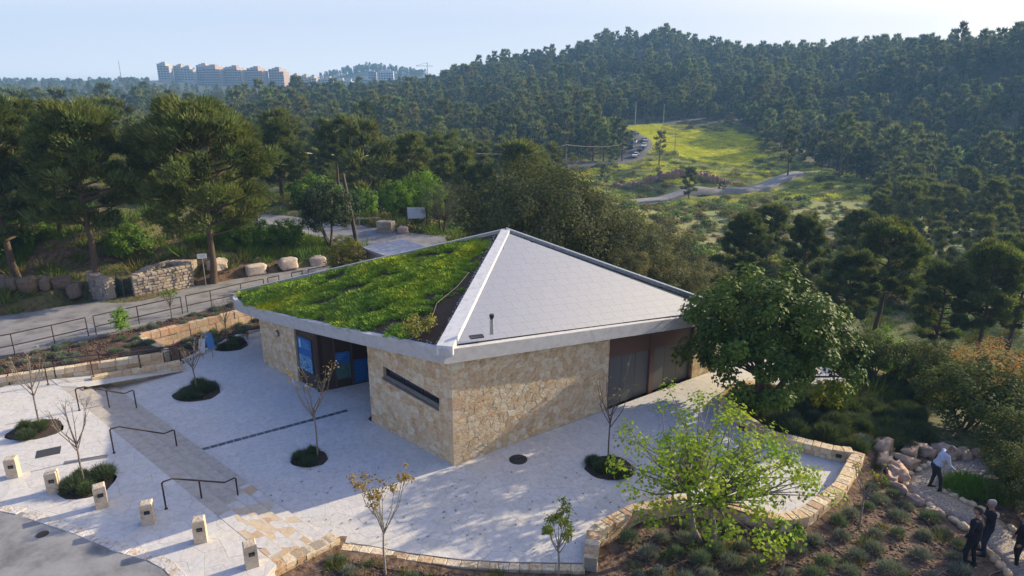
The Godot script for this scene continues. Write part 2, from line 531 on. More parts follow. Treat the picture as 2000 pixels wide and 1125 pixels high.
func pine(sd: int, h: float, r: float, low: float, limbs: int, blades: int, bl: float, bw: float, tint: Color, sides := 6, umbrella := 0.0) -> Array:
	rng.seed = sd
	var tr := MB.new()
	var cr := MB.new()
	tr.cur = Color(0.16, 0.115, 0.085)
	var path := []
	var rad := []
	var bend := Vector3(rr(-1, 1), 0, rr(-1, 1)) * h * 0.03
	for i in 8:
		var t := i / 7.0
		path.append(Vector3(0, -0.3 + h * 0.93 * t, 0) + bend * sin(t * 3.0) + Vector3(rr(-1, 1), 0, rr(-1, 1)) * h * 0.006)
		rad.append(h * 0.021 * (1.0 - t * 0.85) + (0.05 * h / 12.0 if i == 0 else 0.0))
	tr.tube(path, rad, sides + 2)
	var puffs := []
	for i in limbs:
		var t := low + (1.0 - low) * pow((i + 0.5) / limbs, 0.85)
		var f := t * 7.0 / 0.95
		var k := mini(6, int(f))
		var o: Vector3 = path[k].lerp(path[k + 1], clampf(f - k, 0, 1))
		var u := (t - low) / (1.0 - low)
		var prof := clampf(1.25 * pow(1.0 - u, 0.55), 0.0, 1.0) * clampf(0.55 + u * 2.2, 0.0, 1.0)
		prof = lerpf(prof, 0.25 + 0.85 * u, umbrella)
		var ang := i * 2.399 + rr(-0.5, 0.5)
		var out := Vector3(cos(ang), 0, sin(ang))
		var l := r * prof * rr(0.72, 1.12)
		var rise := lerpf(rr(0.1, 0.35), rr(0.5, 0.9), u)
		var tip := o + out * l + Vector3.UP * l * rise
		var mid := o.lerp(tip, 0.5) - Vector3.UP * l * 0.06
		tr.tube([o, mid, tip], [h * 0.008 * (1.3 - u), h * 0.005, h * 0.002], maxi(3, sides - 2), false)
		var pr := r * (0.17 if sides > 4 else 0.24) * rr(0.7, 1.3)
		puffs.append([tip, pr, out])
		if l > r * 0.35:
			puffs.append([o.lerp(tip, rr(0.55, 0.75)) + Vector3(rr(-1, 1), rr(0, 0.7), rr(-1, 1)) * pr, pr * 0.9, out])
			if sides > 4:
				var side := Vector3(-out.z, 0, out.x) * (1.0 if rng.randf() > 0.5 else -1.0)
				puffs.append([o.lerp(tip, rr(0.6, 0.95)) + side * pr * rr(0.8, 1.5) + Vector3.UP * pr * rr(-0.2, 0.6), pr * 0.85, out])
				puffs.append([o.lerp(tip, rr(0.7, 1.0)) - side * pr * rr(0.8, 1.4) + Vector3.UP * pr * rr(-0.2, 0.6), pr * 0.75, out])
	puffs.append([path[7] + Vector3.UP * h * 0.02, r * 0.2, Vector3.UP])
	var each := maxi(4, blades / puffs.size())
	for p in puffs:
		needles(cr, p[0], p[1], each, bl, bw, vary(tint.lerp(Color(0.18, 0.2, 0.06), rr(0.0, 0.6)), 0.3), p[2])
	return [tr.make(M.bark), cr.make(M.needle, false)]

func broad(sd: int, h: float, r: float, low: float, clusters: int, count: int, size: float, tint: Color, tint2: Color, m: Material, o := {}) -> Array:
	rng.seed = sd
	var tr := MB.new()
	var cr := MB.new()
	tr.cur = o.get("bark", Color(0.15, 0.12, 0.095))
	var cy := (h + low) * 0.5
	var ry := (h - low) * 0.5
	var from := Vector3(0, cy - ry * 0.5, 0)
	var spots := []
	var lump := FastNoiseLite.new()
	lump.seed = sd
	lump.frequency = 1.1
	var spread: float = o.get("spread", 0.3)
	for i in clusters:
		var y := 1.0 - 2.0 * (i + 0.5) / clusters
		y = lerpf(y, 1.0, 0.12)
		var a := i * 2.399 + rr(-0.3, 0.3)
		var d := Vector3(cos(a) * sqrt(1.0 - y * y), y, sin(a) * sqrt(1.0 - y * y))
		var k := (0.84 + lump.get_noise_3dv(d) * float(o.get("lumps", 0.6))) * (rr(0.88, 1.0) if rng.randf() > spread else rr(0.35, 0.85))
		spots.append(Vector3(d.x * r * k, cy + d.y * ry * k, d.z * r * k))
	var stems: int = o.get("stems", 1)
	var th: float = o.get("trunk", h * 0.03)
	var forks := []
	for s in stems:
		var a := TAU * s / stems + 0.6
		var lean := Vector3(cos(a), 0, sin(a)) * (0.0 if stems == 1 else r * 0.16) + Vector3(o.get("lean", 0.0), 0, 0)
		var top := lean + Vector3(rr(-0.1, 0.1) * r, low + ry * 0.35, rr(-0.1, 0.1) * r)
		tr.tube([Vector3(0, -0.3, 0) + lean * 0.12, lean * 0.5 + Vector3(rr(-0.05, 0.05), low * 0.5, rr(-0.05, 0.05)), top], [th * 1.25, th, th * 0.7], 8)
		forks.append(top)
	var most: int = o.get("branches", 26)
	for i in spots.size():
		if spots.size() > most and i % maxi(1, spots.size() / most) != 0:
			continue
		var f: Vector3 = forks[i % stems]
		for q in forks:
			if (q - spots[i]).length() < (f - spots[i]).length(): f = q
		var mid: Vector3 = f.lerp(spots[i], 0.5) + Vector3(rr(-1, 1), rr(-0.2, 0.8), rr(-1, 1)) * r * 0.1
		tr.tube([f, mid, spots[i]], [th * 0.45, th * 0.25, th * 0.08], 5, false)
	var cluster: float = o.get("cluster", 0.2) * r
	var each := maxi(1, count / clusters)
	for p in spots:
		leaves(cr, p, cluster * rr(0.7, 1.25), each, size, vary(tint.lerp(tint2, rng.randf()), 0.15), from, o.get("slim", 0.5), o.get("droop", 0.0))
	return [tr.make(M.bark), cr.make(m, false)]

func grown(called: String, meshes: Array, at: Vector3, turn: float, size: float, label: String, category := "tree", group := "") -> Node3D:
	var o := base(called, at, turn)
	o.scale = Vector3.ONE * size
	obj("trunk" if category == "tree" else "stem", meshes[0], o)
	obj("crown" if category == "tree" else "foliage", meshes[1], o)
	tag(o, label, category, group)
	o.set_meta("stem", called)
	return o

func sapling(sd: int, h: float, bare: bool, tint: Color, count: int, bark: Color) -> Array:
	rng.seed = sd
	var tr := MB.new()
	var cr := MB.new()
	tr.cur = bark
	var split := h * 0.5
	tr.tube([Vector3(0, -0.2, 0), Vector3(rr(-0.05, 0.05), split * 0.5, rr(-0.04, 0.04)), Vector3(rr(-0.06, 0.06), split, 0)], [0.035, 0.03, 0.026], 6)
	for i in 9:
		var a := i * 2.4 + rr(-0.4, 0.4)
		var out := Vector3(cos(a), 0, sin(a))
		var y := split * rr(0.75, 1.05)
		var l := h * rr(0.3, 0.52)
		var o := Vector3(0, y, 0)
		var e1 := o + out * l * 0.28 + Vector3.UP * l * 0.5
		var e2 := o + out * l * 0.4 + Vector3.UP * l
		tr.tube([o, e1, e2], [0.019, 0.014, 0.006], 5, false)
		for j in 3:
			var f := e1.lerp(e2, rr(0, 0.9))
			var e := f + (out.rotated(Vector3.UP, rr(-1.4, 1.4)) * 0.6 + Vector3.UP).normalized() * l * rr(0.2, 0.4)
			tr.tube([f, e], [0.009, 0.004], 4, false)
			leaves(cr, e, 0.13, count, 0.1, tint, o)
		leaves(cr, e2, 0.12, count, 0.1, tint, o)
	return [tr.make(M.bark), cr.make(M.leaf, false)]

func tussock(sd: int, r: float, h: float, n: int, bl: float, bw: float, tint: Color, m: Material, dome := true) -> ArrayMesh:
	rng.seed = sd
	var mb := MB.new()
	for i in n:
		var a := rr(0, TAU)
		var u := sqrt(rng.randf())
		var y := sqrt(maxf(0.0, 1.0 - u * u))
		var d := Vector3(cos(a) * u, y, sin(a) * u)
		var p := Vector3(d.x * r, 0.02 + d.y * h * (rr(0.3, 1.0) if dome else 0.1), d.z * r) * rr(0.72, 1.0)
		var dir := (d * 0.8 + Vector3.UP * 0.5 + Vector3(rr(-1, 1), rr(-0.5, 0.5), rr(-1, 1)) * 0.5).normalized()
		var s := dir.cross(Vector3(rr(-1, 1), rr(-1, 1), rr(-1, 1))).normalized() * bw
		mb.cur = vary(tint, 0.25)
		mb.tri(p - s, p + s, p + dir * bl * rr(0.6, 1.3))
	return mb.make(m, false)

var K := {}

func kinds() -> void:
	var pt := Color(0.13, 0.165, 0.06)
	K.pine = [pine(11, 12, 3.4, 0.34, 44, 30000, 0.34, 0.055, pt), pine(12, 12, 4.2, 0.30, 50, 38000, 0.34, 0.055, pt), pine(13, 12, 3.2, 0.26, 42, 28000, 0.36, 0.055, pt.lerp(Color(0.05, 0.075, 0.04), 0.4))]
	K.umbrella = [pine(21, 8, 3.2, 0.5, 26, 14000, 0.4, 0.045, pt, 6, 0.75), pine(22, 8, 2.6, 0.4, 26, 13000, 0.4, 0.045, pt, 6, 0.5)]
	K.mid = []
	for i in 4:
		K.mid.append(pine(31 + i, 9, 2.1 + 0.3 * (i % 3), 0.14 + 0.1 * (i % 2), 24, 3600, 0.62, 0.09, Color(0.135, 0.162, 0.065), 4, 0.15 * (i % 2)))
	K.far = []
	for i in 4:
		K.far.append(pine(41 + i, [9.0, 11.0, 7.6, 11.5][i], [2.2, 1.75, 2.5, 2.0][i], [0.14, 0.3, 0.1, 0.38][i], 13, 540, 1.0, 0.24, Color(0.14, 0.172, 0.09), 3, 0.15 * (i % 2)))
	K.bush = []
	for i in 4:
		K.bush.append(broad(51 + i, 1.8, 1.3, 0.0, 40, 2600, 0.16, [Color(0.06, 0.085, 0.03), Color(0.085, 0.095, 0.045), Color(0.05, 0.07, 0.03), Color(0.1, 0.1, 0.055)][i], [Color(0.09, 0.11, 0.035), Color(0.11, 0.105, 0.06), Color(0.075, 0.1, 0.03), Color(0.13, 0.12, 0.07)][i], M.leaf, {"cluster": 0.26, "stems": 3, "branches": 8, "trunk": 0.03}))
	K.lavender = [tussock(61, 0.26, 0.24, 520, 0.16, 0.009, Color(0.2, 0.225, 0.19), M.blade), tussock(62, 0.3, 0.2, 520, 0.15, 0.009, Color(0.175, 0.215, 0.17), M.blade), tussock(63, 0.24, 0.27, 520, 0.17, 0.009, Color(0.14, 0.19, 0.115), M.blade)]
	K.rosemary = [tussock(64, 0.5, 0.42, 1500, 0.3, 0.013, Color(0.085, 0.115, 0.06), M.blade), tussock(65, 0.42, 0.5, 1300, 0.32, 0.013, Color(0.09, 0.125, 0.05), M.blade)]
	K.tuft = [tussock(66, 0.16, 0.05, 60, 0.22, 0.014, Color(0.34, 0.42, 0.055), M.blade, false), tussock(67, 0.2, 0.12, 80, 0.13, 0.028, Color(0.38, 0.48, 0.06), M.blade)]
	K.grass = tussock(68, 0.3, 0.06, 46, 0.4, 0.016, Color(0.1, 0.14, 0.03), M.blade, false)


# ---------------------------------------------------------------- the far country
func forest_kind(x: float, z: float) -> float:  # how thickly pines grow at a place, 0 to 1
	var d := Vector2(x, z).length()
	var a := atan2(x, -z)
	var p := Vector2(x, z)
	if absf(a) > 0.78 or z > -70 or z < -720:
		return 0.0
	var n := patchy.get_noise_2d(x * 0.6, z * 0.6)
	if Geometry2D.is_point_in_polygon(p, yellow_poly()):
		return 0.0
	if x > 8 and x < 36 and z < -214 and z > -312: return 0.9
	if x > 8 and x < 100 and z > -312 and z < -150:  # open slopes round the field
		if x > 98.0 - (z + 312) * 0.05: return 0.8
		return 0.012
	if z > -215 and z < -190 and x > -30 and x < 30:
		return 0.05
	for k in far_roads():
		for i in k.size() - 1:
			if Geometry2D.get_closest_point_to_segment(p, k[i], k[i + 1]).distance_to(p) < 7.5:
				return 0.0
	if z < -205 and a > -0.34:
		return 0.88 if n > -0.16 else 0.14
	if a <= -0.34 and z < -230:
		return 0.4 if n > 0.1 else 0.05
	if a > 0.49:
		return 0.7 if z < -105 else 0.22
	if a > 0.06:
		return 0.006
	if a > -0.36:
		return 0.42 if n > -0.1 else 0.15
	return 0.35 if n > 0 else 0.1

func far_roads() -> Array:
	return [
		PackedVector2Array([Vector2(-60, -196), Vector2(-20, -198), Vector2(5, -201), Vector2(16.8, -205), Vector2(23.3, -209), Vector2(30.3, -215), Vector2(38.2, -226), Vector2(43.6, -240), Vector2(46.4, -252), Vector2(46.2, -262), Vector2(43.0, -270), Vector2(37, -276), Vector2(20, -282)]),
		PackedVector2Array([Vector2(10, -153), Vector2(18, -157), Vector2(26.6, -160), Vector2(37.1, -164), Vector2(44.2, -168), Vector2(54.8, -174), Vector2(66.0, -180), Vector2(81.5, -195)]),
		PackedVector2Array([Vector2(118, -322), Vector2(150, -352), Vector2(190, -390), Vector2(212, -398), Vector2(229, -402)]),
		PackedVector2Array([Vector2(-34, -92), Vector2(-24, -96), Vector2(-16, -99), Vector2(-6, -102)]),
		PackedVector2Array([Vector2(60, -445), Vector2(80, -452), Vector2(110, -448)]),
		PackedVector2Array([Vector2(-9, -640), Vector2(-14, -600), Vector2(-24, -565), Vector2(-40, -550)]),
	]

func forest() -> void:
	rng.seed = 77
	var list := []
	var z := -74.0
	while z > -720.0:
		var step := 4.2 + clampf((-z - 250.0) / 400.0, 0, 1) * 1.6
		var half := -z * 0.84 + 12.0
		var x := -half
		while x < half:
			var px := x + rr(-0.5, 0.5) * step
			var pz := z + rr(-0.5, 0.5) * step
			if rng.randf() < forest_kind(px, pz):
				list.append([Vector2(px, pz).length() * rr(0.98, 1.02), px, pz])
			x += step
		z -= step
	list.sort_custom(func(p, q): return p[0] < q[0])
	var groups := [["pine among scrub in the hollow below the far road", "pines scattered below the far road"], ["pine in the dark wood on the valley slope beyond the garden", "pines of the valley wood"], ["pine in the dense wood left of the bending road", "pines of the wood by the bending road"]]
	var single := 255
	var xs := [[], [], [], []]
	var cs := [[], [], [], []]
	for i in list.size():
		var t = list[i]
		var at := gv(t[1], t[2], -0.2)
		var size := rr(0.5, 1.2) if rng.randf() < 0.85 else rr(1.15, 1.4)
		if t[0] < 200: size *= 0.85
		if t[0] > 380: size *= 1.2
		if t[1] / -t[2] < -0.1 and t[0] > 420: size *= 0.6
		if patchy.get_noise_2d(t[1] * 0.4 + 900.0, t[2] * 0.4) > 0.25: size *= 0.75
		if i < single:
			var k := 1 if t[1] / -t[2] > 0.42 else (2 if t[2] < -200 else 0)
			grown("pine_tree", K.mid[rng.randi() % 4], at, rr(0, TAU), size, groups[k][0], "tree", groups[k][1])
		else:
			var k := rng.randi() % 4
			xs[k].append(Transform3D(Basis(Vector3.UP, rr(0, TAU)).scaled(Vector3(size, size * rr(0.85, 1.2), size)), at))
			var s := rr(0.62, 1.4)
			var warm := rr(0.88, 1.1) if rng.randf() < 0.95 else rr(1.12, 1.35)
			cs[k].append(Color(s * warm, s, s * rr(0.8, 1.1)))
	var wood := base("pine_forest")
	for k in 4:
		many("crown", K.far[k][1], xs[k], wood, cs[k])
		many("trunk", K.far[k][0], xs[k], wood)
	tag(wood, "continuous pine forest covering the far hills up to the skyline", "forest", "", "stuff")
	# scrub on the open slopes
	var bx := []
	var bc := []
	var ones := 0
	rng.seed = 78
	for i in 5200:
		var a := rr(-0.7, 0.72)
		var d := exp(rr(log(62.0), log(620.0)))
		var px := tan(a) * d
		if forest_kind(px, -d) > 0.5 and d > 120: continue
		if Geometry2D.is_point_in_polygon(Vector2(px, -d), yellow_poly()): continue
		if a < -0.2 and d < 110: continue
		var near := false
		for k in far_roads():
			for j in k.size() - 1:
				if Geometry2D.get_closest_point_to_segment(Vector2(px, -d), k[j], k[j + 1]).distance_to(Vector2(px, -d)) < 5.0: near = true
		if near: continue
		var s := rr(0.35, 1.0) * (1.0 if d < 300 else 1.5)
		if patchy.get_noise_2d(px * 1.7, d * 1.7) < -0.15: s *= 0.6
		if ones < 150 and d < 105 and s > 0.7:
			ones += 1
			grown("shrub", K.bush[rng.randi() % 4], gv(px, -d, -0.1), rr(0, TAU), s, "low shrub on the rough slope behind the building", "shrub", "shrubs on the rough slope")
			continue
		bx.append(Transform3D(Basis(Vector3.UP, rr(0, TAU)).scaled(Vector3(s * 1.2, s, s * 1.2)), gv(px, -d, -0.15)))
		var q := rr(0.7, 1.3)
		bc.append(Color(q * rr(0.95, 1.5), q * rr(0.95, 1.5), q * rr(0.7, 1.2)))
	var sc := many("scrub", broad(59, 1.7, 1.3, 0.0, 22, 330, 0.42, Color(0.13, 0.155, 0.065), Color(0.19, 0.185, 0.09), M.leaf, {"cluster": 0.3, "branches": 3, "trunk": 0.02})[1], bx, self, bc)
	var fx := []
	var fc := []
	for i in 7000:
		var p := Vector2(rr(14, 98), rr(-306, -152))
		var inside := Geometry2D.is_point_in_polygon(p, yellow_poly())
		if not inside and rng.randf() < 0.45: continue
		var onroad := false
		for k in [far_roads()[0], far_roads()[1]]:
			for j in k.size() - 1:
				if Geometry2D.get_closest_point_to_segment(p, k[j], k[j + 1]).distance_to(p) < 4.6: onroad = true
		if onroad: continue
		var s := rr(1.6, 4.2)
		fx.append(Transform3D(Basis(Vector3.UP, rr(0, TAU)).scaled(Vector3(s * 1.4, s * 0.45, s * 1.4)), gv(p.x, p.y, -0.1)))
		var yel := patchy.get_noise_2d(p.x * 3.0, p.y * 3.0) + (0.6 if inside else -0.1) > rr(-0.3, 0.3)
		fc.append(Color(rr(5.6, 6.8), rr(4.1, 4.8), 1.2) if yel else Color(rr(1.6, 2.6), rr(1.5, 2.2), rr(1.0, 1.6)))
	tag(many("wildflowers", K.grass, fx, self, fc), "yellow flowers and weeds on the open field and slopes", "wildflowers", "", "stuff")
	tag(sc, "low scrub dotted over the distant open slopes", "scrub", "", "stuff")

func far_country() -> void:
	var fr := far_roads()
	var grey := Color(0.1, 0.1, 0.105)
	tag(obj("far_road", ribbon(fr[0], 8.5, 0.35, grey, M.asphalt)), "dark asphalt road bending round the yellow field", "road", "", "structure")
	tag(obj("far_track", ribbon(fr[1], 4.2, 0.4, Color(0.3, 0.29, 0.28), M.asphalt)), "pale narrow road below the cut bank", "road", "", "structure")
	tag(obj("fire_break", ribbon(fr[2], 3.0, 0.5, Color(0.3, 0.25, 0.18), M.terrain)), "pale dirt fire break climbing the shaded hill", "path", "", "structure")
	tag(obj("far_track", ribbon(fr[3], 4.0, 0.3, Color(0.26, 0.25, 0.25), M.asphalt)), "short strip of road between pines behind the car park", "road", "", "structure")
	tag(obj("terrace_track", ribbon(fr[4], 3.0, 0.6, Color(0.3, 0.26, 0.2), M.terrain)), "pale terrace track across the wooded hill", "path", "", "structure")
	tag(obj("far_road", ribbon(fr[5], 8.0, 0.6, Color(0.25, 0.25, 0.26), M.asphalt)), "far road climbing towards the town", "road", "", "structure")
	# cut banks of bare earth and rock: faceted strata standing proud of the slope
	for k in 2:
		rng.seed = 90 + k
		var line: PackedVector2Array = [PackedVector2Array([Vector2(24, -178), Vector2(33, -177.5), Vector2(44, -178.5), Vector2(54, -180), Vector2(62, -184)]), PackedVector2Array([Vector2(-24, -202.5), Vector2(-8, -203.5), Vector2(6, -206), Vector2(17, -211), Vector2(27, -218)])][k]
		var mb := MB.new()
		var cv := Curve2D.new()
		for p in line: cv.add_point(p)
		var l := cv.get_baked_length()
		var n := int(l / 1.1)
		for i in n:
			var p := cv.sample_baked(l * i / n)
			var hh := rr(1.4, 2.6) * sin(PI * clampf((i + 1.0) / (n + 1), 0.06, 0.94))
			mb.cur = vary([Color(0.37, 0.23, 0.16), Color(0.34, 0.26, 0.17)][k], 0.2)
			mb.rock(gv(p.x, p.y, hh * 0.35), Vector3(rr(1.4, 2.2), hh * 1.7, 1.6), i, Basis(Vector3.UP, rr(-0.4, 0.4)), 5, 0.6, 0.2)
		tag(obj("earth_bank", mb.make(M.terrain)), ["reddish cut earth bank above the pale narrow road", "tan cut earth bank beside the bending road"][k], "earth bank")
	cars()
	town()
	poles()

func make_car(col: Color) -> Node3D:
	var t := base("car")
	var b := MB.new()
	b.cur = col
	var side := PackedVector2Array([Vector2(-2.15, 0.28), Vector2(2.1, 0.28), Vector2(2.2, 0.55), Vector2(2.1, 0.8), Vector2(1.0, 0.95), Vector2(-1.9, 1.0), Vector2(-2.2, 0.8)])
	b.prism(side, -0.86, 0.86, 0.06, Transform3D(Basis(Vector3(1, 0, 0), Vector3(0, 1, 0), Vector3(0, 0, 1)), Vector3.ZERO))
	obj("body", b.make(M.paint), t)
	b = MB.new()
	b.cur = col
	b.prism(PackedVector2Array([Vector2(-1.45, 1.4), Vector2(0.1, 1.4), Vector2(0.05, 1.46), Vector2(-1.4, 1.46)]), -0.66, 0.66, 0.02, Transform3D())
	obj("roof", b.make(M.paint), t)
	b = MB.new()
	b.cur = Color(0.02, 0.022, 0.025)
	b.prism(PackedVector2Array([Vector2(-1.85, 0.98), Vector2(0.95, 0.94), Vector2(0.15, 1.4), Vector2(-1.5, 1.4)]), -0.74, 0.74, 0.08, Transform3D())
	obj("window", b.make(M.window_glass), t)
	for x in [-1.35, 1.35]:
		for z in [-0.78, 0.78]:
			b = MB.new()
			b.cur = Color(0.02, 0.02, 0.02)
			b.tube([Vector3(x, 0.32, z - 0.1), Vector3(x, 0.32, z + 0.1)], [0.32, 0.32], 12)
			obj("wheel", b.make(M.plain), t)
	for z in [-0.6, 0.6]:
		b = MB.new()
		b.cur = Color(0.7, 0.7, 0.66)
		b.box(Vector3(2.17, 0.66, z), Vector3(0.06, 0.14, 0.3))
		obj("headlight", b.make(M.paint), t)
	t.set_meta("stem", "car")
	return t

func cars() -> void:
	var line: PackedVector2Array = far_roads()[0]
	var cv := Curve2D.new()
	for p in line: cv.add_point(p)
	var white := make_car(Color(0.75, 0.75, 0.74))
	var dark := make_car(Color(0.035, 0.04, 0.05))
	var grey := make_car(Color(0.3, 0.31, 0.33))
	var used := {}
	# along the road (m from its left end), side of the road, colour, label
	var rows := [[110.0, 1, 0, "white car leading the queue at the near end of the road bend"], [118.0, 1, 1, "dark car behind the white car at the near end of the bend"], [126.0, 1, 0, "white car third in the queue on the road bend"], [122.0, -1, 1, "dark car in the outer lane at the near end of the bend"], [134.0, -1, 0, "white car in the outer lane halfway round the bend"],
		[137.0, 1, 2, "grey car in the inner lane halfway round the bend"], [147.0, -1, 1, "dark car in the outer lane towards the far end of the bend"], [149.0, 1, 1, "dark car in the inner lane towards the far end of the bend"], [158.0, 1, 2, "grey car in the inner lane at the far end of the bend"]]
	for r in rows:
		var p := cv.sample_baked(r[0])
		var q := cv.sample_baked(r[0] + 1.0)
		var d := (q - p).normalized()
		var at: Vector2 = p + Vector2(-d.y, d.x) * 1.9 * r[1]
		var proto: Node3D = [white, dark, grey][r[2]]
		var y := -1e9
		for k in [-1.0, -0.5, 0.0, 0.5, 1.0]:
			y = maxf(y, gh(p.x - d.y * 4.25 * k, p.y + d.x * 4.25 * k))
		var turn := atan2(-d.y, d.x) + (PI if r[1] > 0 else 0.0)
		var c: Node3D = proto
		if used.has(r[2]):
			c = copy(proto, r[3], v3(at, y + 0.37), turn)
		else:
			used[r[2]] = true
			c.position = v3(at, y + 0.37)
			c.rotation.y = turn
		tag(c, r[3], "car", "cars on the bending road")

func tower(called: String, at: Vector3, w: float, d: float, h: float, turn: float, col: Color, label: String, stepped := 0, glassy := false) -> void:
	var t := base(called, at, turn)
	var mb := MB.new()
	mb.cur = col
	mb.box(Vector3(0, h * 0.5 - 4, 0), Vector3(w, h + 8, d))
	var hs := [[0.0, w, h]]
	for k in stepped:
		var sw := w * 0.34
		var sh := h * (0.86 - 0.1 * k)
		mb.box(Vector3((w * 0.5 + sw * 0.5) * (1 if k % 2 == 0 else -1), sh * 0.5 - 4, d * 0.08), Vector3(sw, sh + 8, d * 0.8))
		hs.append([(w * 0.5 + sw * 0.5) * (1 if k % 2 == 0 else -1), sw, sh])
	obj("wall", mb.make(M.plain), t)
	mb = MB.new()
	mb.cur = col * 0.9
	mb.box(Vector3(w * 0.1, h + 1.3, 0), Vector3(w * 0.4, 2.6, d * 0.4))
	mb.box(Vector3(-w * 0.32, h + 0.7, 0), Vector3(w * 0.14, 1.4, d * 0.3))
	obj("roof_house", mb.make(M.plain), t)
	mb = MB.new()
	for s in hs:
		var floors := int(s[2] / 3.2)
		var cols := maxi(2, int(s[1] / 3.4))
		var zf: float = d * 0.5 if s[0] == 0.0 else d * 0.48
		for f in floors:
			for k in cols:
				mb.cur = Color(0.06, 0.07, 0.08) if not glassy else Color(0.12, 0.17, 0.2)
				var x: float = s[0] - s[1] * 0.5 + s[1] * (k + 0.5) / cols
				mb.box(Vector3(x, f * 3.2 + 1.9, zf), Vector3(s[1] / cols * (0.62 if not glassy else 0.88), 1.7, 0.3))
				if (k + f) % 3 == 0 and not glassy:
					mb.cur = col * 1.05
					mb.box(Vector3(x, f * 3.2 + 0.55, zf + 0.7), Vector3(s[1] / cols * 0.85, 1.0, 1.4))
	var win := obj("window", mb.make(M.plain), t)
	win.set_meta("kind", "stuff")
	tag(t, label, "apartment building" if not glassy else "office building", "buildings of the hilltop town")

func town() -> void:
	rng.seed = 101
	var cream := Color(0.62, 0.56, 0.49)
	var blush := Color(0.58, 0.43, 0.35)
	var put := func(px, z, y): return Vector3(px, y + 3.5, z)
	var pale := ["first from the left of the pale blocks at the town's left end", "second from the left of the pale blocks at the town's left end", "third from the left of the pale blocks at the town's left end", "fourth from the left of the pale blocks at the town's left end", "fifth from the left of the pale blocks at the town's left end", "last of the pale blocks, next to the pinkish towers"]
	for i in 6:
		tower("apartment_block", put.call(-488.0 + i * 16.5, -1005.0 - (i % 2) * 14, 9.0 - i * 0.5), 13.5 + rr(-1, 2), 13, 22.0 - (i % 3) * 2.0, rr(-0.3, 0.1), cream, "pale apartment block, " + pale[i], 1)
	var pink := ["leftmost", "second from the left", "third from the left", "rightmost"]
	for i in 4:
		tower("apartment_tower", put.call(-401.0 + i * 28.6, -962.0, 1.0 - i * 0.4), 19.0 - i * 0.7, 16, 25.5 - i * 0.7, -0.28, blush, "broad pinkish apartment tower, %s of the four on the slope" % pink[i], 1)
	for i in 7:
		tower("town_house", put.call(-297.0 + i * 12.5 + rr(-3, 3), -975.0 + rr(-12, 8), 0.5 + rr(-1, 1.5)), rr(9, 13), 11, 15.5 - i * 1.3 + rr(-1.5, 1.5), rr(-0.5, 0.4), Color(0.68, 0.6, 0.5), "cream town house, number %s from the left in the low row right of the towers" % ["one", "two", "three", "four", "five", "six", "seven"][i], 1)
	tower("low_office", put.call(-213.0, -985.0, 0.0), 34, 14, 10, 0.0, Color(0.42, 0.48, 0.5), "long low glassy blue-green building right of the town houses", 0, true)
	tower("office_block", put.call(-196.0, -1005.0, 4.0), 11, 12, 16, 0.1, Color(0.5, 0.52, 0.53), "grey office block beside the long low glassy building", 0, true)
	tower("office_block", put.call(-176.0, -1000.0, 3.0), 21, 14, 18, 0.1, Color(0.72, 0.72, 0.72), "white office block at the right end of the town", 0, false)
	# wooded knoll behind the town, a mast and a crane
	var list := []
	for i in 240:
		var p := Vector2(-262 + rr(-85, 95), -1330 + rr(-60, 60))
		list.append(Transform3D(Basis(Vector3.UP, rr(0, TAU)).scaled(Vector3.ONE * rr(0.9, 1.5)), gv(p.x, p.y)))
	tag(many("knoll_wood", K.far[1][1], list), "small wood on the round knoll behind the town", "wood", "", "stuff")
	var list2 := []
	for i in 900:
		var a := rr(-0.72, -0.02)
		var d := rr(740, 1010)
		if a > -0.47 and a < -0.12 and d > 790: continue
		list2.append(Transform3D(Basis(Vector3.UP, rr(0, TAU)).scaled(Vector3.ONE * rr(0.5, 1.0)), gv(tan(a) * d, -d)))
	tag(many("ridge_wood", K.far[2][1], list2), "scattered trees along the distant ridge below the town", "wood", "", "stuff")
	var mb := MB.new()
	mb.cur = Color(0.3, 0.3, 0.32)
	mb.tube([gv(-520, -950), gv(-520, -950, 28)], [0.5, 0.3], 5)
	tag(obj("radio_mast", mb.make(M.plain)), "thin mast on the ridge left of the town", "mast")
	var cr := base("tower_crane", gv(-118, -1000, -2))
	mb = MB.new()
	mb.cur = Color(0.5, 0.45, 0.35)
	mb.box(Vector3(0, 14, 0), Vector3(0.8, 28, 0.8))
	obj("mast", mb.make(M.plain), cr)
	mb = MB.new()
	mb.cur = Color(0.5, 0.45, 0.35)
	mb.box(Vector3(-4, 28.5, 0), Vector3(24, 0.6, 0.6))
	mb.bar(Vector3(0, 29, 0), Vector3(0, 33, 0), 0.8, 0.8)
	mb.bar(Vector3(0, 33, 0), Vector3(-16, 29, 0), 0.3, 0.3)
	obj("jib", mb.make(M.plain), cr)
	tag(cr, "thin tower crane on the horizon right of the town", "crane")

func pole_at(called: String, at: Vector3, h: float, r: float, col: Color, label: String, arm := 0.0, lean := Vector3.ZERO) -> Node3D:
	var o := base(called, at)
	var mb := MB.new()
	mb.cur = col
	mb.tube([Vector3(0, -0.5, 0), lean * 0.5 + Vector3(0, h * 0.5, 0), lean + Vector3(0, h, 0)], [r * 1.2, r, r * 0.8], 8)
	obj("shaft", mb.make(M.plain), o)
	if arm > 0:
		mb = MB.new()
		mb.cur = col * 0.9
		mb.bar(Vector3(-arm, h - 0.4, 0), Vector3(arm, h - 0.2, 0), 0.14, 0.14)
		obj("crossarm", mb.make(M.plain), o)
		for x in [-0.9, 0.9]:
			mb = MB.new()
			mb.cur = Color(0.3, 0.25, 0.22)
			mb.tube([Vector3(x * arm, h - 0.3, 0), Vector3(x * arm, h + 0.1, 0)], [0.06, 0.05], 6)
			obj("insulator", mb.make(M.plain), o)
	tag(o, label, "utility pole")
	return o

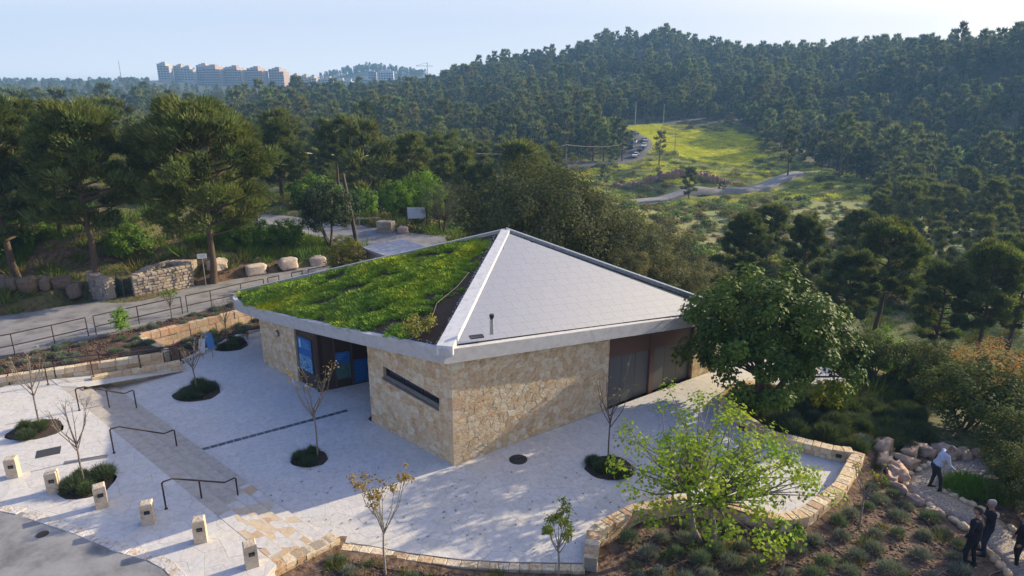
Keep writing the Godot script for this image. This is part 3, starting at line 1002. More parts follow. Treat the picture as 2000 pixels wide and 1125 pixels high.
func cable(called: String, pts: Array, sag: float, r: float, col: Color, label: String) -> void:
	var mb := MB.new()
	mb.cur = col
	for i in pts.size() - 1:
		var l := []
		var q := []
		for k in 13:
			var t := k / 12.0
			l.append(pts[i].lerp(pts[i + 1], t) - Vector3(0, sag * 4.0 * t * (1.0 - t), 0))
			q.append(r)
		mb.tube(l, q, 5)
	tag(obj(called, mb.make(M.plain)), label, "cable")

func poles() -> void:
	var white := Color(0.5, 0.5, 0.48)
	var a := gv(-8.6, -120)
	pole_at("utility_pole", a, 2.4 - a.y, 0.15, white, "white pole with crossarm above the middle pines", 3.4)
	pole_at("utility_pole", gv(11.0, -140), 8.5, 0.12, Color(0.3, 0.28, 0.25), "thin pole right of the white pole with crossarm", 0.0)
	pole_at("street_pole", gv(63, -292), 10.0, 0.14, Color(0.4, 0.4, 0.4), "tall thin pole standing in the upper yellow field", 0.0)
	pole_at("street_pole", gv(52.5, -299), 10.5, 0.14, Color(0.5, 0.5, 0.5), "thin light pole at the upper edge of the yellow field above the bend", 0.0)
	pole_at("street_pole", gv(55, -234), 7.0, 0.12, Color(0.35, 0.33, 0.3), "thin pole at the lower edge of the yellow field", 0.0)
	cable("power_cable", [Vector3(-34, 4.6, -95), Vector3(-18.0, 1.3, -120), Vector3(-6, 1.2, -120)], 0.8, 0.11, Color(0.5, 0.43, 0.36), "pale bundled cable running from the pines to the white pole")
	cable("power_cable", [Vector3(-6, 1.2, -120), Vector3(11.0, 0.9, -140), Vector3(38, -7.0, -232)], 0.7, 0.035, Color(0.3, 0.28, 0.25), "thin wire running from the white pole to the road bend")


# ---------------------------------------------------------------- stonework
func clip_half(poly: PackedVector2Array, o: Vector2, n: Vector2) -> PackedVector2Array:  # keep the side against n
	var out := PackedVector2Array()
	var k := poly.size()
	for i in k:
		var a := poly[i]
		var b := poly[(i + 1) % k]
		var da := (a - o).dot(n)
		var db := (b - o).dot(n)
		if da <= 0: out.append(a)
		if (da < 0 and db > 0) or (da > 0 and db < 0):
			out.append(a + (b - a) * (da / (da - db)))
	return out

func cells(lo: Vector2, hi: Vector2, size: float, gap: float, squash := 1.0, jit := 0.46) -> Array:  # irregular stones that fill a rectangle
	var nx := maxi(1, int((hi.x - lo.x) / size))
	var ny := maxi(1, int((hi.y - lo.y) / (size * squash)))
	var st := Vector2((hi.x - lo.x) / nx, (hi.y - lo.y) / ny)
	var pts := {}
	for j in range(-1, ny + 1):
		for i in range(-1, nx + 1):
			pts[Vector2i(i, j)] = lo + Vector2((i + 0.5 + (0.5 if j % 2 else 0.0) + rr(-jit, jit)) * st.x, (j + 0.5 + rr(-jit, jit)) * st.y)
	var out := []
	for j in range(-1, ny + 1):
		for i in range(-1, nx + 1):
			var p: Vector2 = pts[Vector2i(i, j)]
			var poly := PackedVector2Array([p + Vector2(-2, -2) * st, p + Vector2(2, -2) * st, p + Vector2(2, 2) * st, p + Vector2(-2, 2) * st])
			for dj in range(-2, 3):
				for di in range(-2, 3):
					var key := Vector2i(i + di, j + dj)
					if (di == 0 and dj == 0) or not pts.has(key): continue
					var q: Vector2 = pts[key]
					var n := (q - p)
					var l := n.length()
					if l < 1e-4: continue
					n /= l
					poly = clip_half(poly, p + n * (l * 0.5 - gap * 0.5), n)
					if poly.size() < 3: break
				if poly.size() < 3: break
			if poly.size() >= 3:
				out.append(poly)
	return out

func area_of(poly: PackedVector2Array) -> float:
	var s := 0.0
	for i in poly.size():
		s += poly[i].cross(poly[(i + 1) % poly.size()])
	return absf(s) * 0.5

const WARM := [Color(0.64, 0.53, 0.35), Color(0.68, 0.58, 0.40), Color(0.63, 0.51, 0.34), Color(0.69, 0.62, 0.46), Color(0.62, 0.49, 0.31), Color(0.57, 0.44, 0.28), Color(0.66, 0.55, 0.38), Color(0.61, 0.45, 0.29), Color(0.68, 0.59, 0.44)]
const PALE := [Color(0.62, 0.59, 0.55), Color(0.60, 0.58, 0.55), Color(0.63, 0.60, 0.56), Color(0.59, 0.57, 0.54), Color(0.61, 0.58, 0.53)]
const OCHRE := [Color(0.55, 0.40, 0.25), Color(0.60, 0.48, 0.33), Color(0.50, 0.36, 0.23), Color(0.62, 0.53, 0.40)]

func pick(list: Array, amount := 0.09) -> Color:
	return vary(list[rng.randi() % list.size()], amount)

# A wall of irregular stones set on a mortar core: along d from o, outline given in (along, up), faces n.
func clad(parent: Node3D, o: Vector3, d: Vector3, n: Vector3, outline: PackedVector2Array, hole: PackedVector2Array, size: float, palette: Array, sd: int, most := 300) -> void:
	rng.seed = sd
	var xf := Transform3D(Basis(d, Vector3.UP, n), o)
	var lo := outline[0]
	var hi := outline[0]
	for p in outline:
		lo = lo.min(p)
		hi = hi.max(p)
	var list := []
	for c in cells(lo, hi, size, 0.009, 0.8):
		for piece in Geometry2D.intersect_polygons(c, outline):
			var rest := [piece]
			if hole.size() > 2:
				rest = Geometry2D.clip_polygons(piece, hole)
			for q in rest:
				if area_of(q) > 0.004:
					list.append(q)
	list.sort_custom(func(p, q): return area_of(p) > area_of(q))
	var mb := MB.new()
	for i in list.size():
		var one := MB.new() if i < most else mb
		one.cur = pick(palette, 0.06)
		one.prism(list[i], -0.03, rr(-0.003, 0.008), 0.006, xf, Vector2(rr(-1, 1), rr(-1, 1)) * 0.015)
		if i < most:
			obj("stone", one.make(M.stone), parent)
	if list.size() > most:
		obj("small_stone", mb.make(M.stone), parent).set_meta("kind", "stuff")

func pave(parent: Node3D, outline: PackedVector2Array, holes: Array, y: float, size: float, palette: Array, sd: int, most: int, thick := 0.014) -> void:
	rng.seed = sd
	var lo := outline[0]
	var hi := outline[0]
	for p in outline:
		lo = lo.min(p)
		hi = hi.max(p)
	var xf := Transform3D(Basis(Vector3.RIGHT, Vector3.FORWARD, Vector3.UP), Vector3(0, y, 0))
	var list := []
	for c in cells(lo, hi, size, 0.005, 0.85):
		for piece in Geometry2D.intersect_polygons(c, outline):
			var rest := [piece]
			for h in holes:
				var next := []
				for q in rest:
					next.append_array(Geometry2D.clip_polygons(q, h))
				rest = next
			for q in rest:
				if area_of(q) > 0.006 and not Geometry2D.is_polygon_clockwise(q):
					list.append([q[0].length() + q[0].x * 0.001, q])
	list.sort_custom(func(p, q): return p[0] < q[0])
	var mb := MB.new()
	for i in list.size():
		var one := MB.new() if i < most else mb
		one.cur = pick(palette, 0.03)
		var f := PackedVector2Array()
		for p in list[i][1]:
			f.append(Vector2(p.x, -p.y))
		one.prism(f, 0.0, thick + rr(-0.002, 0.001), 0.002, xf)
		if i < most:
			obj("paving_stone", one.make(M.paving), parent)
	if list.size() > most:
		obj("far_paving_stone", mb.make(M.paving), parent).set_meta("kind", "stuff")

func sheet(outline: PackedVector2Array, y: float, thick: float, col: Color, m: Material) -> ArrayMesh:
	var f := PackedVector2Array()
	for p in outline: f.append(Vector2(p.x, -p.y))
	var mb := MB.new()
	mb.cur = col
	mb.prism(f, -thick, 0.0, 0.002, Transform3D(Basis(Vector3.RIGHT, Vector3.FORWARD, Vector3.UP), Vector3(0, y, 0)))
	return mb.make(m)

func curve_of(line: PackedVector2Array, soft := 6.0) -> Curve2D:
	var cv := Curve2D.new()
	for i in line.size():
		var t := (line[mini(i + 1, line.size() - 1)] - line[maxi(i - 1, 0)]) / soft
		cv.add_point(line[i], -t, t)
	return cv

# A low wall of squared stones along a line; heights run from y0 to y1 (at the start) or y1b (at the end).
func stone_wall(o: Node3D, cv: Curve2D, y0: float, y1: float, y1b: float, thick: float, block: float, course: float, palette: Array, sd: int) -> void:
	rng.seed = sd
	var l := cv.get_baked_length()
	var n := maxi(1, int(l / block))
	var core := MB.new()
	core.cur = Color(0.36, 0.31, 0.25)
	var fine := maxi(2, n)
	for i in fine:
		var a := l * i / fine
		var b := l * (i + 1) / fine
		var pa := cv.sample_baked(a)
		var pb := cv.sample_baked(b)
		var s := (pb - pa).normalized().orthogonal() * (thick * 0.5 - (0.025 if thick < 0.5 else 0.07))
		var ta := lerpf(y1, y1b, a / l) - 0.02
		var tb := lerpf(y1, y1b, b / l) - 0.02
		core.quad(v3(pa - s, ta), v3(pa + s, ta), v3(pb + s, tb), v3(pb - s, tb))
		core.quad(v3(pa + s, y0), v3(pb + s, y0), v3(pb + s, tb), v3(pa + s, ta))
		core.quad(v3(pb - s, y0), v3(pa - s, y0), v3(pa - s, ta), v3(pb - s, tb))
		if i == 0: core.quad(v3(pa - s, y0), v3(pa + s, y0), v3(pa + s, ta), v3(pa - s, ta))
		if i == fine - 1: core.quad(v3(pb + s, y0), v3(pb - s, y0), v3(pb - s, tb), v3(pb + s, tb))
	obj("core", core.make(M.mortar), o)
	var rows := maxi(1, int(round((maxf(y1, y1b) - y0) / course)))
	for r in rows:
		var at := 0.0
		if r % 2: at = -block * 0.5
		while at < l - 0.02:
			var len := block * rr(0.6, 1.4)
			var jt := 0.008 if thick < 0.5 else 0.018
			var a := maxf(0.0, at) + jt
			var b := minf(l, at + len) - jt
			at += len
			if b - a < 0.06: continue
			var pa := cv.sample_baked(a)
			var pb := cv.sample_baked(b)
			var da := (cv.sample_baked(minf(l, a + 0.05)) - cv.sample_baked(maxf(0, a - 0.05))).normalized().orthogonal()
			var db := (cv.sample_baked(minf(l, b + 0.05)) - cv.sample_baked(maxf(0, b - 0.05))).normalized().orthogonal()
			var ha := lerpf(y1, y1b, a / l) - y0
			var top := r == rows - 1
			var lo := y0 + ha * r / rows + 0.006
			var hi := y0 + ha * (r + 1) / rows - (0.006 if not top else 0.0)
			var w := thick * 0.5 + (rr(-0.015, 0.015) if thick < 0.5 else rr(-0.03, 0.05)) + (0.02 if top else 0.0)
			var mb := MB.new()
			mb.cur = pick(palette, 0.12)
			var slope := 0.0 if r < rows - 1 else (y1b - y1) / l * (b - a)
			var q := PackedVector2Array()
			for p in [pa - da * w, pb - db * w, pb + db * w, pa + da * w]:
				q.append(Vector2(p.x, -p.y))
			mb.prism(q, lo + (0.02 if thick >= 0.5 else 0.0), hi + rr(-0.008, 0.008), 0.015 if thick < 0.5 else 0.035, Transform3D(Basis(Vector3.RIGHT, Vector3.FORWARD, Vector3.UP), Vector3.ZERO), Vector2(rr(-1, 1), rr(-1, 1)) * 0.02)
			obj("stone", mb.make(M.stone), o)

func circle(p: Vector2, r: float, n := 20, wobble := 0.0, sx := 1.0) -> PackedVector2Array:
	var o := PackedVector2Array()
	for i in n:
		var a := TAU * i / n
		o.append(p + Vector2(cos(a) * sx, sin(a)) * r * (1.0 + sin(a * 3.0 + p.x) * wobble + sin(a * 5.0 + p.y) * wobble * 0.6))
	return o

func stair(s: float, up: float) -> Vector2:
	return S0 + SD * s + SN * up

var pits := []

func plaza() -> void:
	# planting pits: place, level, radius
	pits = [[Vector2(-7.5, -22.4), 0.0, 0.62], [Vector2(-14.15, -28.0), 0.0, 0.95], [Vector2(-14.9, -33.7), 0.0, 0.85], [Vector2(3.55, -21.8), 0.0, 0.85], [Vector2(-18.3, -23.5), UP_Y, 0.85], [Vector2(-14.15, -19.75), UP_Y, 0.8]]
	var ground := PackedVector2Array([Vector2(-5.6, -17.62), Vector2(-5.4, -17.66), Vector2(-4.4, -17.5), Vector2(-3.1, -17.15), Vector2(-1.5, -16.85), Vector2(0, -16.74), Vector2(2.25, -16.7), Vector2(2.7, -17.9), Vector2(4.0, -19.0), Vector2(5.6, -19.45), Vector2(7.2, -19.05), Vector2(8.5, -18.45), Vector2(9.2, -18.7), Vector2(11.05, -20.3), Vector2(12.6, -22.2), Vector2(12.0, -22.3), Vector2(9.9, -23.6), Vector2(9.3, -25.3), Vector2(9.1, -26.9), Vector2(10.1, -28.3), Vector2(12.2, -28.6), Vector2(15.6, -29.2), Vector2(15.4, -32.0), Vector2(9.9, -31.6), Vector2(9.7, -30.4), Vector2(-2.11, -21.93), Vector2(-6.0, -25.5), Vector2(-5.0, -29.5), Vector2(-9.2, -31.5), Vector2(-12.3, -31.3), Vector2(-13.2, -36.5), Vector2(-15.9, -36.3), Vector2(-16.6, -30.7), Vector2(-15.9, -30.4), Vector2(-19.25, -29.1)])
	var p := base("plaza")
	tag(p, "pale stone-paved plaza round the building", "plaza", "", "structure")
	obj("bed", sheet(ground, 0.0, 0.3, Color(0.6, 0.57, 0.54), M.mortar), p)
	var holes := []
	for q in pits:
		if q[1] == 0.0: holes.append(circle(q[0], q[2], 18, 0.06, 1.15))
	# drain channel across the plaza and the round drain
	var ga := Vector2(-12.3, -22.75)
	var gb := Vector2(-7.0, -26.3)
	var gn := (gb - ga).normalized().orthogonal() * 0.11
	holes.append(PackedVector2Array([ga - gn, gb - gn, gb + gn, ga + gn]))
	holes.append(circle(Vector2(0.23, -22.36), 0.36, 18))
	pave(p, ground, holes, 0.0, 0.52, PALE, 401, 300)
	var d := base("channel_drain", v3((ga + gb) * 0.5, 0))
	var mb := MB.new()
	var n := 22
	for i in n:
		mb = MB.new()
		mb.cur = vary(Color(0.16, 0.17, 0.19), 0.15)
		var a := ga.lerp(gb, (i + 0.06) / n) - (ga + gb) * 0.5
		var b := ga.lerp(gb, (i + 0.94) / n) - (ga + gb) * 0.5
		mb.prism(PackedVector2Array([Vector2(a.x - gn.x, -a.y + gn.y), Vector2(b.x - gn.x, -b.y + gn.y), Vector2(b.x + gn.x, -b.y - gn.y), Vector2(a.x + gn.x, -a.y - gn.y)]), 0.002, 0.013, 0.004, Transform3D(Basis(Vector3.RIGHT, Vector3.FORWARD, Vector3.UP), Vector3.ZERO))
		obj("grate", mb.make(M.iron), d)
	tag(d, "long narrow grey drain channel crossing the plaza", "drain")
	d = base("round_drain", Vector3(0.23, 0, -22.36))
	mb = MB.new()
	mb.cur = Color(0.03, 0.03, 0.032)
	mb.tube([Vector3(0, -0.05, 0), Vector3(0, 0.016, 0)], [0.34, 0.34], 24)
	obj("cover", mb.make(M.iron), d)
	for k in 3:
		mb = MB.new()
		mb.cur = Color(0.16, 0.16, 0.16)
		var ring := []
		var rad := []
		for i in 25:
			ring.append(Vector3(cos(TAU * i / 24), 0, sin(TAU * i / 24)) * (0.1 + 0.1 * k) + Vector3.UP * 0.018)
			rad.append(0.012)
		mb.tube(ring, rad, 5, false)
		obj("ring", mb.make(M.iron), d)
	tag(d, "round black metal drain cover near the building corner", "manhole cover")

	# upper terrace, stairs, ramp
	var upper := PackedVector2Array([stair(-0.4, 1.92), stair(18.6, 1.92), Vector2(-18.75, -27.3), Vector2(-21.5, -27.6), Vector2(-31, -24.5), Vector2(-36, -12), Vector2(-8, -10)])
	var u := base("upper_terrace")
	tag(u, "pale stone-paved strip above the stairs along the bollards", "terrace", "", "structure")
	obj("bed", sheet(upper, UP_Y, 0.9, Color(0.6, 0.57, 0.54), M.mortar), u)
	holes = []
	for q in pits:
		if q[1] > 0.0: holes.append(circle(q[0], q[2], 18, 0.06, 1.15))
	var asphalt := PackedVector2Array([Vector2(-33, -23.0), Vector2(-24.5, -20.9), Vector2(-18.0, -19.0), Vector2(-15.4, -18.35), Vector2(-13.0, -17.4), Vector2(-11.3, -16.6), Vector2(-9.8, -16.1), Vector2(-8.7, -15.1), Vector2(-7.4, -13.5), Vector2(-6, -10), Vector2(-34, -10)])
	holes.append(asphalt)
	pave(u, upper, holes, UP_Y, 0.6, PALE, 402, 240)
	tag(obj("car_park", sheet(asphalt, UP_Y + 0.012, 0.2, Color(0.30, 0.30, 0.30), M.asphalt)), "pale grey asphalt in the corner beyond the bollards", "car park", "", "structure")
	var st := base("stairs")
	tag(st, "low wide stone stairs from the terrace down to the plaza", "stairs", "", "structure")
	for i in 4:
		mb = MB.new()
		var a := stair(-0.0, 0.0 + i * 0.48)
		var b := stair(18.2, 0.0 + i * 0.48)
		var c := stair(18.2, 1.92)
		var e := stair(-0.0, 1.92)
		mb.cur = Color(0.50, 0.45, 0.38)
		var f := PackedVector2Array()
		for q in [a, b, c, e]: f.append(Vector2(q.x, -q.y))
		mb.prism(f, 0.15 * i - (0.3 if i == 0 else 0.0), 0.15 * (i + 1) - (0.004 if i == 3 else 0.0), 0.012, Transform3D(Basis(Vector3.RIGHT, Vector3.FORWARD, Vector3.UP), Vector3.ZERO))
		obj("step", mb.make(M.concrete), st)
	# irregular ochre slabs at the garden end of the stairs
	for i in 4:
		var far := 4.6 - i * 0.55
		var q := PackedVector2Array([stair(0.02, i * 0.48 + 0.03), stair(far, i * 0.48 + 0.03), stair(far, i * 0.48 + 0.46), stair(0.02, i * 0.48 + 0.46)])
		pave(st, q, [], 0.15 * (i + 1), 0.42, OCHRE + PALE, 420 + i, 60, 0.012)
	var endp := PackedVector2Array([stair(-0.75, -0.1), stair(0.0, 0.0), stair(0.0, 2.6), stair(-0.6, 2.9)])
	var ew := base("stair_end_wall")
	stone_wall(ew, curve_of(PackedVector2Array([stair(-0.22, -0.15), stair(-0.22, 2.9)])), -0.2, 0.3, 0.62, 0.42, 0.4, 0.2, OCHRE, 430)
	tag(ew, "ochre stone wall closing the garden end of the stairs", "wall")
	# stone edge between paving and asphalt
	# ramp with its parapet and the planted bank behind
	var ramp := PackedVector2Array([Vector2(-18.75, -27.3), Vector2(-15.8, -30.3), Vector2(-16.75, -31.0), Vector2(-21.5, -28.6), Vector2(-22.5, -27.4)])
	mb = MB.new()
	mb.cur = Color(0.56, 0.53, 0.49)
	var hgt := func(q: Vector2): return clampf((q - Vector2(-16, -30.5)).length() / 3.9, 0.0, 1.0) * (UP_Y - 0.02) + 0.02
	for i in range(1, ramp.size() - 1):
		mb.tri(v3(ramp[0], hgt.call(ramp[0])), v3(ramp[i], hgt.call(ramp[i])), v3(ramp[i + 1], hgt.call(ramp[i + 1])))
	tag(obj("ramp", mb.make(M.paving)), "sloping paved ramp beside the planted bank", "ramp", "", "structure")
	var w := base("ramp_wall")
	stone_wall(w, curve_of(PackedVector2Array([Vector2(-19.0, -28.3), Vector2(-17.4, -29.5), Vector2(-15.95, -30.5)])), -0.1, 0.66, 0.5, 0.26, 0.5, 0.3, WARM, 431)
	tag(w, "low beige stone wall along the ramp", "wall")
	bank()

func earth(called: String, poly: PackedVector2Array, y: float, sd: int, label: String, col := Color(0.13, 0.085, 0.06)) -> void:
	# soil with an uneven surface, filling a bed
	rng.seed = sd
	var lo := poly[0]
	var hi := poly[0]
	for p in poly:
		lo = lo.min(p)
		hi = hi.max(p)
	var mb := MB.new()
	var s := 0.28
	var x := lo.x
	while x < hi.x:
		var z := lo.y
		while z < hi.y:
			for q in Geometry2D.intersect_polygons(PackedVector2Array([Vector2(x, z), Vector2(x + s, z), Vector2(x + s, z + s), Vector2(x, z + s)]), poly):
				mb.cur = vary(col, 0.12)
				var tr := Geometry2D.triangulate_polygon(q)
				for i in range(0, tr.size(), 3):
					var t := [q[tr[i]], q[tr[i + 1]], q[tr[i + 2]]]
					if (t[1] - t[0]).cross(t[2] - t[0]) > 0: t.reverse()
					var w := []
					for p in t: w.append(v3(p, y + wob.get_noise_2d(p.x * 40.0, p.y * 40.0) * 0.1))
					mb.tri(w[0], w[1], w[2])
			z += s
		x += s
	tag(obj(called, mb.make(M.soil)), label, "planting bed", "", "structure")

func scatter_in(poly: PackedVector2Array, n: int) -> Array:
	var lo := poly[0]
	var hi := poly[0]
	for p in poly:
		lo = lo.min(p)
		hi = hi.max(p)
	var out := []
	var tries := 0
	while out.size() < n and tries < n * 30:
		tries += 1
		var p := Vector2(rr(lo.x, hi.x), rr(lo.y, hi.y))
		if Geometry2D.is_point_in_polygon(p, poly): out.append(p)
	return out

func plant(p: Vector2, y: float, kind: String, size: float, label: String, category: String, group := "", called := "") -> void:
	var list: Array = K[kind]
	var m: ArrayMesh = list[rng.randi() % list.size()]
	var o := obj(called if called else kind, m, self, v3(p, y - 0.01), rr(0, TAU), size)
	tag(o, label, category, group)

func bank() -> void:
	var b1 := PackedVector2Array([Vector2(-24.6, -26.7), Vector2(-22.4, -27.7), Vector2(-16.95, -30.2), Vector2(-16.6, -30.5), Vector2(-19.1, -32.7), Vector2(-16.0, -36.0), Vector2(-13.2, -39.6), Vector2(-15.2, -39.2), Vector2(-17.6, -36.4), Vector2(-21.0, -32.4), Vector2(-23.9, -29.8), Vector2(-26, -28.2)])
	earth("planting_bed", b1, 0.93, 440, "brown planted bank between the ramp and the road fence")
	var b2 := PackedVector2Array([Vector2(-16.6, -31.2), Vector2(-18.75, -32.8), Vector2(-15.85, -36.1), Vector2(-13.2, -39.3), Vector2(-12.4, -38.0), Vector2(-13.9, -36.4), Vector2(-14.8, -35.2), Vector2(-15.6, -33.2), Vector2(-16.2, -31.9)])
	earth("planting_bed", b2, 0.12, 441, "lower brown bed between the orange stone wall and the plaza", Color(0.16, 0.1, 0.07))
	var w := base("retaining_wall")
	stone_wall(w, curve_of(PackedVector2Array([Vector2(-25, -26.4), Vector2(-22.5, -27.62), Vector2(-19.6, -28.95), Vector2(-16.7, -30.3)]), 6.0), -0.1, 1.0, 1.0, 0.3, 0.55, 0.3, OCHRE + WARM, 442)
	tag(w, "ochre stone retaining wall behind the ramp", "retaining wall")
	w = base("retaining_wall")
	stone_wall(w, curve_of(PackedVector2Array([Vector2(-16.6, -30.55), Vector2(-17.9, -31.7), Vector2(-19.0, -32.6)])), -0.1, 1.0, 1.0, 0.3, 0.5, 0.3, WARM, 443)
	tag(w, "short stone wall turning back from the ramp corner", "retaining wall")
	w = base("retaining_wall")
	stone_wall(w, curve_of(PackedVector2Array([Vector2(-19.05, -32.75), Vector2(-17.4, -34.5), Vector2(-15.8, -36.2), Vector2(-13.1, -39.5)])), -0.1, 1.02, 1.02, 0.3, 0.6, 0.35, [Color(0.58, 0.40, 0.26), Color(0.55, 0.42, 0.3), Color(0.6, 0.46, 0.33)], 444)
	tag(w, "orange stone retaining wall behind the lower bed", "retaining wall")
	w = base("kerb_wall")
	stone_wall(w, curve_of(PackedVector2Array([Vector2(-16.35, -31.3), Vector2(-15.6, -33.3), Vector2(-14.7, -35.3), Vector2(-13.6, -36.7), Vector2(-12.3, -38.0)])), -0.1, 0.2, 0.2, 0.2, 0.6, 0.3, PALE, 445)
	tag(w, "low pale kerb edging the lower bed", "kerb")
	rng.seed = 446
	for p in scatter_in(b1, 80):
		plant(p, 0.93, "lavender", rr(0.45, 0.85), "small grey-green plant on the bank below the road fence", "plant", "plants on the bank below the road", "bank_plant")
	for p in scatter_in(b2, 34):
		plant(p, 0.12, "lavender", rr(0.6, 1.2), "small plant in the lower bed before the orange wall", "plant", "plants in the lower bed", "bank_plant")
	var cl := []
	var cc := []
	var clod := MB.new()
	clod.cur = Color(1, 1, 1)
	clod.rock(Vector3.ZERO, Vector3(0.09, 0.05, 0.07), 3, Basis(), 4)
	for p in scatter_in(b1, 1500) + scatter_in(b2, 400):
		var y := 0.94 if Geometry2D.is_point_in_polygon(p, b1) else 0.13
		cl.append(Transform3D(Basis(Vector3.UP, rr(0, TAU)).scaled(Vector3.ONE * rr(0.4, 1.5)), v3(p, y)))
		cc.append(vary(Color(0.15, 0.1, 0.07), 0.3))
	tag(many("soil_clod", clod.make(M.soil), cl, self, cc), "loose clods of soil in the beds below the road", "soil", "", "stuff")

func rail_run(called: String, posts: Array, h: float, label: String, col: Color, r := 0.024, mid := false, category := "handrail") -> void:
	var o := base(called, posts[0])
	var k := 0
	for p in posts:
		var mb := MB.new()
		mb.cur = col
		mb.tube([p - posts[0] - Vector3(0, 0.05, 0), p - posts[0] + Vector3(0, h, 0)], [r, r], 8)
		obj("post", mb.make(M.iron), o)
		mb = MB.new()
		mb.cur = col
		mb.tube([p - posts[0], p - posts[0] + Vector3(0, 0.02, 0)], [r * 2.4, r * 2.2], 10)
		obj("foot_plate", mb.make(M.iron), o)
	var mb2 := MB.new()
	mb2.cur = col
	var top := []
	var rad := []
	for p in posts:
		top.append(p - posts[0] + Vector3(0, h, 0))
		rad.append(r * 1.1)
	mb2.tube(top, rad, 8)
	obj("top_rail", mb2.make(M.iron), o)
	if mid:
		mb2 = MB.new()
		mb2.cur = col
		for i in top.size(): top[i] = top[i] - Vector3(0, h * 0.55, 0)
		mb2.tube(top, rad, 6)
		obj("middle_rail", mb2.make(M.iron), o)
	tag(o, label, category)

func handrails() -> void:
	var brown := Color(0.075, 0.05, 0.04)
	var where := [[0.62, "nearest to the camera of the three stair handrails"], [5.5, "middle one of the three stair handrails"], [10.6, "uppermost of the three stair handrails, beside the ramp wall"]]
	var f := [[Vector2(-10.85, -18.45), Vector2(-10.0, -19.05), Vector2(-9.09, -19.64)], [Vector2(-14.35, -21.8), Vector2(-12.62, -22.83)], [Vector2(-17.6, -25.1), Vector2(-16.75, -25.7), Vector2(-15.95, -26.24)]]
	for i in 3:
		var o := base("stair_handrail", v3(f[i][0], UP_Y))
		var n: int = f[i].size()
		var a: Vector2 = f[i][0]
		var b: Vector2 = f[i][n - 1]
		var d := (b - a).normalized()
		for k in n:
			var y := 0.0 if k == n - 1 else (UP_Y if k == 0 else 0.3)
			var mb := MB.new()
			mb.cur = brown
			var p: Vector2 = f[i][k] - a
			mb.tube([v3(p, y - UP_Y), v3(p, lerpf(0.95, 0.95 - UP_Y, float(k) / (n - 1)) - (0.05 if k > 0 and k < n - 1 else 0.0))], [0.026, 0.026], 8)
			obj("post", mb.make(M.iron), o)
			mb = MB.new()
			mb.cur = brown
			mb.tube([v3(p, y - UP_Y), v3(p, y - UP_Y + 0.025)], [0.06, 0.055], 10)
			obj("foot_plate", mb.make(M.iron), o)
		var mb := MB.new()
		mb.cur = brown
		var l := (b - a).length()
		mb.tube([v3(Vector2.ZERO, 0.90), v3(d * 0.03, 0.97), v3(d * 0.3, 0.99), v3(d * (l - 0.35), 0.92 - UP_Y), v3(d * (l - 0.03), 0.98 - UP_Y), v3(d * l, 0.92 - UP_Y)], [0.027, 0.027, 0.027, 0.027, 0.027, 0.027], 8)
		obj("top_rail", mb.make(M.iron), o)
		tag(o, "brown metal handrail, " + where[i][1], "handrail", "stair handrails")
	rail_run("ramp_handrail", [Vector3(-22.6, 0.6, -26.6), Vector3(-20.5, 0.6, -27.6), Vector3(-18.9, 0.66, -28.3), Vector3(-17.4, 0.6, -29.5), Vector3(-16.0, 0.5, -30.5)], 0.8, "brown metal handrail standing on the low ramp wall", brown)
	rail_run("ramp_handrail", [Vector3(-24.2, 0.6, -26.6), Vector3(-22.2, 0.6, -27.6), Vector3(-20.6, 0.55, -28.3), Vector3(-19.0, 0.45, -29.1), Vector3(-17.6, 0.3, -29.8), Vector3(-16.5, 0.1, -30.6)], 0.95, "brown metal handrail along the foot of the ochre retaining wall", brown)

func fences() -> void:
	var col := Color(0.10, 0.075, 0.06)
	var runs := [[Vector2(-26.6, -27.9), Vector2(-25.3, -28.9), Vector2(-23.7, -30.2), Vector2(-22.55, -31.4), Vector2(-21.55, -32.5)], [Vector2(-21.3, -32.75), Vector2(-19.9, -34.3), Vector2(-18.35, -35.95)], [Vector2(-18.15, -36.15), Vector2(-17.2, -37.1), Vector2(-16.0, -38.5), Vector2(-15.0, -39.5)], [Vector2(-14.8, -39.7), Vector2(-14.3, -40.2)], [Vector2(-13.7, -40.8), Vector2(-13.2, -41.3)], [Vector2(-12.9, -41.6), Vector2(-11.6, -42.8), Vector2(-10.4, -43.9)]]
	var said := ["leftmost panel, cut by the photo's edge", "second panel from the left, before the small green sapling", "third panel from the left, reaching the roof's tip", "short panel just behind the roof's left tip", "short stub right of the gap behind the roof", "last panel before the yellow-green bush"]
	for i in runs.size():
		var posts := []
		for p in runs[i]: posts.append(v3(p, 0.95))
		rail_run("road_fence", posts, 1.05, "brown tubular road fence, " + said[i], col, 0.026, i < 3, "fence")

